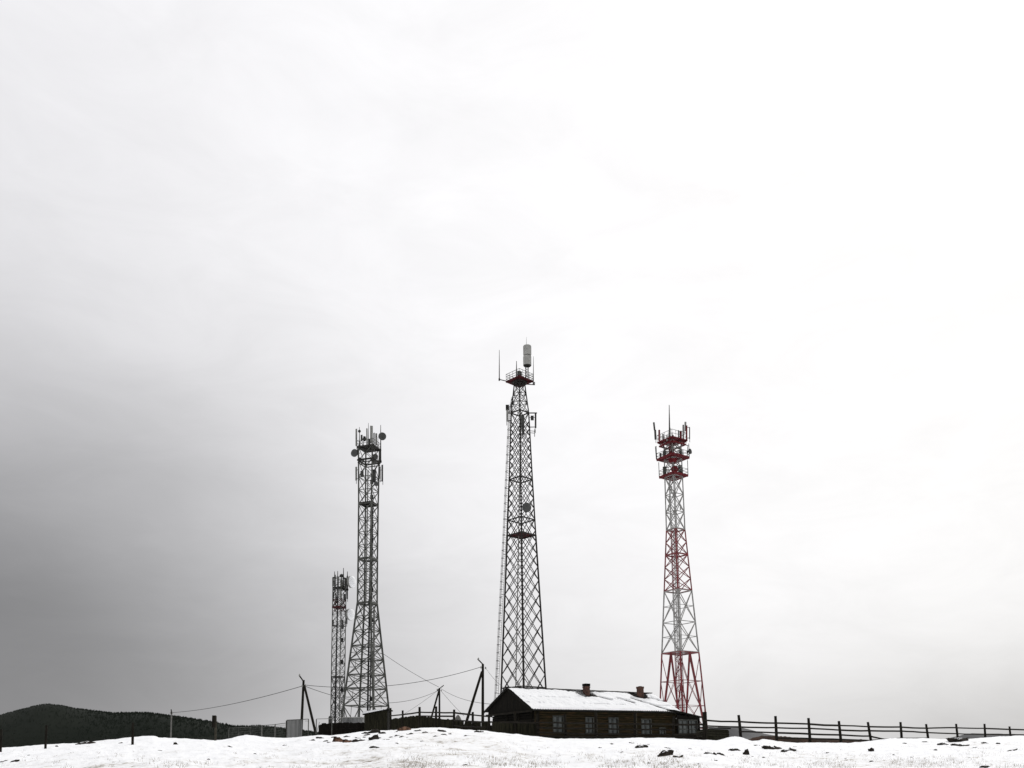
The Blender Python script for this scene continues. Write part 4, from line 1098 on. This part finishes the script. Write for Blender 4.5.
rock(479,731.2,9,1.5,'thin dark slab in the snow below the tallest braced pole')
rock(361.6,739.8,8,1.8,'low dark rock between the brown rocks and the jagged black rock')
rock(374.5,747,8,1.8,'flat dark slab lying alone in the snow under the jagged black rock')
rock(320,737.4,7,1.6,'low dark stone near the foot of the left braced pole')
rock(641,746.4,10,2,'thin dark slab in the snow below the window nearest the porch')
rock(665,753.4,11,4.6,'largest black rock in the open snow below the log house')
rock(678,755.8,9,2.8,'black rock right beside the largest one in the open snow')
rock(710.5,752,10,2.6,'low black rock shaped like a wedge below the thick end post of the rail fence')
rock(721.4,754,6,2,'small dark rock right of the wedge shaped one')
rock(734.5,749.2,10,2.2,'slanting dark slab on the front of the snow hump')
rock(746,752,6,5,'upright black stone at the foot of the snow hump')
rock(771,747.6,15,3,'broad black slab in the snow below the second post right of the hump')
rock(787.5,749.2,12,2.6,'dark slab tapering to the right of the broad black slab')
rock(871.4,750,5,2.8,'small black stone below the leaning fence post at mid right')
rock(959,739.2,17,3.6,'large dark outcrop right under the rail fence on the right')
rock(943.5,743.6,9,2,'dark slab to the lower left of the outcrop under the fence')
rock(960,744.4,14,2,'long thin dark slab just below the outcrop under the fence')
rock(1013,749.4,7,2,'low dark stone near the right edge of the snow')
rock(984.6,742.8,5,1.6,'small dark stone between the outcrop and the right edge')
rock(985,766.6,8,1.8,'rounded black rock cut by the bottom edge at right')
rock(85,743,17,1.8,'long thin dark slab on the snow crest between the two left posts')
rock(3.5,760.6,7,1.8,'dark stone in the snow at the left edge'); rock(14.8,760.6,7,1.8,'dark stone in the snow, the one just in from the left edge')
G = 'tiny dark stones scattered over the snow'
for px, py, w_, h_ in ((56.6,746,3,1.2),(175.6,743.4,3.5,2.2),(209,759,3.5,1.4),(254.5,753,3,1.2),(621,752,4,1.4),(574,756,5,1.3),(648,763,5,1.6),(681,756,3,1.8),(715.7,760,3,1.4),(750.6,756.4,4.5,1.2),(935,749.4,3.5,1.5),
    (871,761,4.5,1.6),(896,754.6,5,1.1),(715,759,3,1),(402,736,5,1),(391,736.6,3.5,1),(465,764,7,1.4),(357.5,737.6,4.5,1.3),(365,737,3.5,1.2),(329,742,4,1.1),(408,736.8,3.5,1.1),(397,743,3.5,1),(421,740.8,5,1.0),(444,733.8,5,1.4),(795,746,3,1),(648,744,3,1),(600,747,3.5,.9),
    (764,757,3,1),(312,739.5,5,1.3),(325,740.6,6,1.3),(334,737,5,1.2),(348,736.2,6,1.2),(366,734.6,6,1.5),(378,737.6,5,1.2),(386,739,5,1.3),(398,735,5,1.3),(410,733.4,5,1.2),(425,731.8,5,1.2),(436,735.6,5,1.1),(449,733.6,5,1.2),(468,735,6,1.1),(612,743.6,4,1.1),(632,742.6,5,1.1),(668,748,5,1.1),(690,748.6,4,1.1),(757,745,5,1.2),(905,743,4,1.1),(925,741.6,4,1.1),(975,747,5,1.2),(998,743,4,1.1),(120,742.6,4,1),(30,755,4,1.1),(72,752,4,1),(160,750,3.5,1),(230,746,4,1),(285,745,4,1.1),(828,752,3.5,1),(846,758,3,1),(912,757,3,1),(1001,755,4,1.1),(970,757,3,1),(700,764,3.5,1.1),(540,749,3,.9),(500,741,3,.9)):
    rock(px, py, w_, h_, 'tiny dark stone poking out of the smooth snow', G, cap=False)

# ------------------------------------------------------------------ dead grass through the snow
t = MB(); cnt = 0
V, Fc = [], []
while cnt < 1900:
    px = random.uniform(-30, 1054) if random.random() < .3 else random.uniform(400, 1054); py = 769-abs(random.gauss(0, 9.5))
    if py < 741: continue
    if fbm(px*.02, py*.09, 4) + random.uniform(-.35, .3) < -.02: continue
    g_ = ground_hit(px, py)
    cnt += 1
    for q in range(random.randint(2, 5)):
        x = g_.x+random.uniform(-.1, .1); y = g_.y+random.uniform(-.1, .1); z = ground(x, y)-.02; h = random.uniform(.04, .13); w = .004; dx, dy = random.uniform(-.06, .06), random.uniform(-.05, .05)
        n = len(V); V += [(x-w, y, z), (x+w, y+w, z), (x+dx, y+dy, z+h)]; Fc.append((n, n+1, n+2))
t.v = [Vector(v) for v in V]; t.f = Fc
tag(t.build('dry_grass', M['grass']), 'sparse dead grass blades sticking out of the snow', 'grass', kind='stuff')

# ------------------------------------------------------------------ sky and light
SUN_EL, SUN_AZ = R(42), R(35)      # azimuth from +Y towards +X
world = bpy.data.worlds.new('World'); scene.world = world; world.use_nodes = True
nt = world.node_tree; L = nt.links; bg = nt.nodes['Background']; out = nt.nodes['World Output']
sky = N(nt, 'ShaderNodeTexSky', sky_type='NISHITA'); sky.sun_disc = False; sky.sun_elevation = SUN_EL; sky.sun_rotation = SUN_AZ; sky.dust_density = 4
L.new(sky.outputs[0], bg.inputs[0]); bg.inputs[1].default_value = .1
tc = N(nt, 'ShaderNodeTexCoord'); sp = N(nt, 'ShaderNodeSeparateXYZ'); L.new(tc.outputs['Generated'], sp.inputs[0])
def mth(op, a, b=None, c=None):
    n = N(nt, 'ShaderNodeMath', operation=op)
    for i, v in enumerate((a, b, c)):
        if v is None: continue
        if isinstance(v, (int, float)): n.inputs[i].default_value = v
        else: L.new(v, n.inputs[i])
    return n.outputs[0]
az = mth('MULTIPLY', mth('ARCTAN2', sp.outputs[0], sp.outputs[1]), 57.2958)
el = mth('MULTIPLY', mth('ARCSINE', sp.outputs[2]), 57.2958)
# slow wisps distort the cloud banks
mp = N(nt, 'ShaderNodeMapping'); mp.inputs['Scale'].default_value = (1, 1, 2.6); L.new(tc.outputs['Generated'], mp.inputs[0])
nz = N(nt, 'ShaderNodeTexNoise', i_Scale=2.2, i_Detail=6.0, i_Roughness=.5, i_Distortion=.3); L.new(mp.outputs[0], nz.inputs['Vector'])
nv = mth('SUBTRACT', nz.outputs['Fac'], .5)
az2 = mth('ADD', az, mth('MULTIPLY', nv, 7)); el2 = mth('ADD', el, mth('MULTIPLY', nv, 5))
def gauss(a0, e0, sa, se):
    x = mth('DIVIDE', mth('SUBTRACT', az2, a0), sa); y = mth('DIVIDE', mth('SUBTRACT', el2, e0), se)
    return mth('EXPONENT', mth('MULTIPLY', mth('ADD', mth('MULTIPLY', x, x), mth('MULTIPLY', y, y)), -1))
SKY = [(.07,-33,12,12,5),(-0.835,-36,8,16,12),(-0.275,-18,6,14,9),(0.178,-34,6,10,5),(0.017,-32,-2,12,6),(-0.166,0,-2,400,8),(-0.105,-34,22,16,10),(-0.172,-18,18,14,9),(-0.102,-2,8,14,9),(-0.122,-34,36,18,14),(0.062,-33,15,10,6),(-0.254,30,0,16,7)]
v = mth('ADD', 1.0, 0.0)
for amp, a0, e0, sa, se in SKY: v = mth('ADD', v, mth('MULTIPLY', gauss(a0, e0, sa, se), amp))
# unseen sky behind the camera, dimmed to darken the surfaces that face it
back = N(nt, 'ShaderNodeMapRange', interpolation_type='SMOOTHSTEP'); L.new(sp.outputs[1], back.inputs[0])
for q, val in ((1, .35), (2, -.5), (3, 0), (4, -.55)): back.inputs[q].default_value = val
v = mth('ADD', v, back.outputs[0])
n3 = N(nt, 'ShaderNodeTexNoise', i_Scale=7.0, i_Detail=8.0, i_Roughness=.62, i_Distortion=.6); L.new(mp.outputs[0], n3.inputs['Vector'])
v = mth('MULTIPLY', v, mth('ADD', mth('MULTIPLY', mth('SUBTRACT', n3.outputs['Fac'], .5), .2), 1.0)); v = mth('MAXIMUM', v, .1)
v = mth('ADD', v, mth('MULTIPLY', mth('MAXIMUM', mth('SUBTRACT', sp.outputs[2], .72), 0), 2.1))   # added brightness in the unseen sky overhead, to lift the snow
cc = N(nt, 'ShaderNodeCombineColor'); L.new(mth('MULTIPLY', v, 1.0), cc.inputs[0]); L.new(mth('MULTIPLY', v, .993), cc.inputs[1]); L.new(mth('MULTIPLY', v, mth('SUBTRACT', 1.005, mth('MULTIPLY', sp.outputs[0], .028))), cc.inputs[2])
b2 = N(nt, 'ShaderNodeBackground'); L.new(cc.outputs[0], b2.inputs[0]); b2.inputs[1].default_value = 1.0
mix = N(nt, 'ShaderNodeMixShader'); mix.inputs[0].default_value = .975
L.new(bg.outputs[0], mix.inputs[1]); L.new(b2.outputs[0], mix.inputs[2]); L.new(mix.outputs[0], out.inputs[0])
sd = bpy.data.lights.new('sun', 'SUN'); sd.energy = 1.3; sd.angle = R(12); sd.color = (1, .97, .93)
so = bpy.data.objects.new('sun', sd); COL.objects.link(so)
dv = Vector((math.sin(SUN_AZ)*math.cos(SUN_EL), math.cos(SUN_AZ)*math.cos(SUN_EL), math.sin(SUN_EL)))
so.rotation_euler = dv.to_track_quat('Z', 'Y').to_euler(); so.location = (0, 0, 60)
vs_ = scene.view_settings; vs_.view_transform = 'Standard'; vs_.look = 'None'; vs_.exposure = 0; vs_.gamma = 1; vs_.use_curve_mapping = False
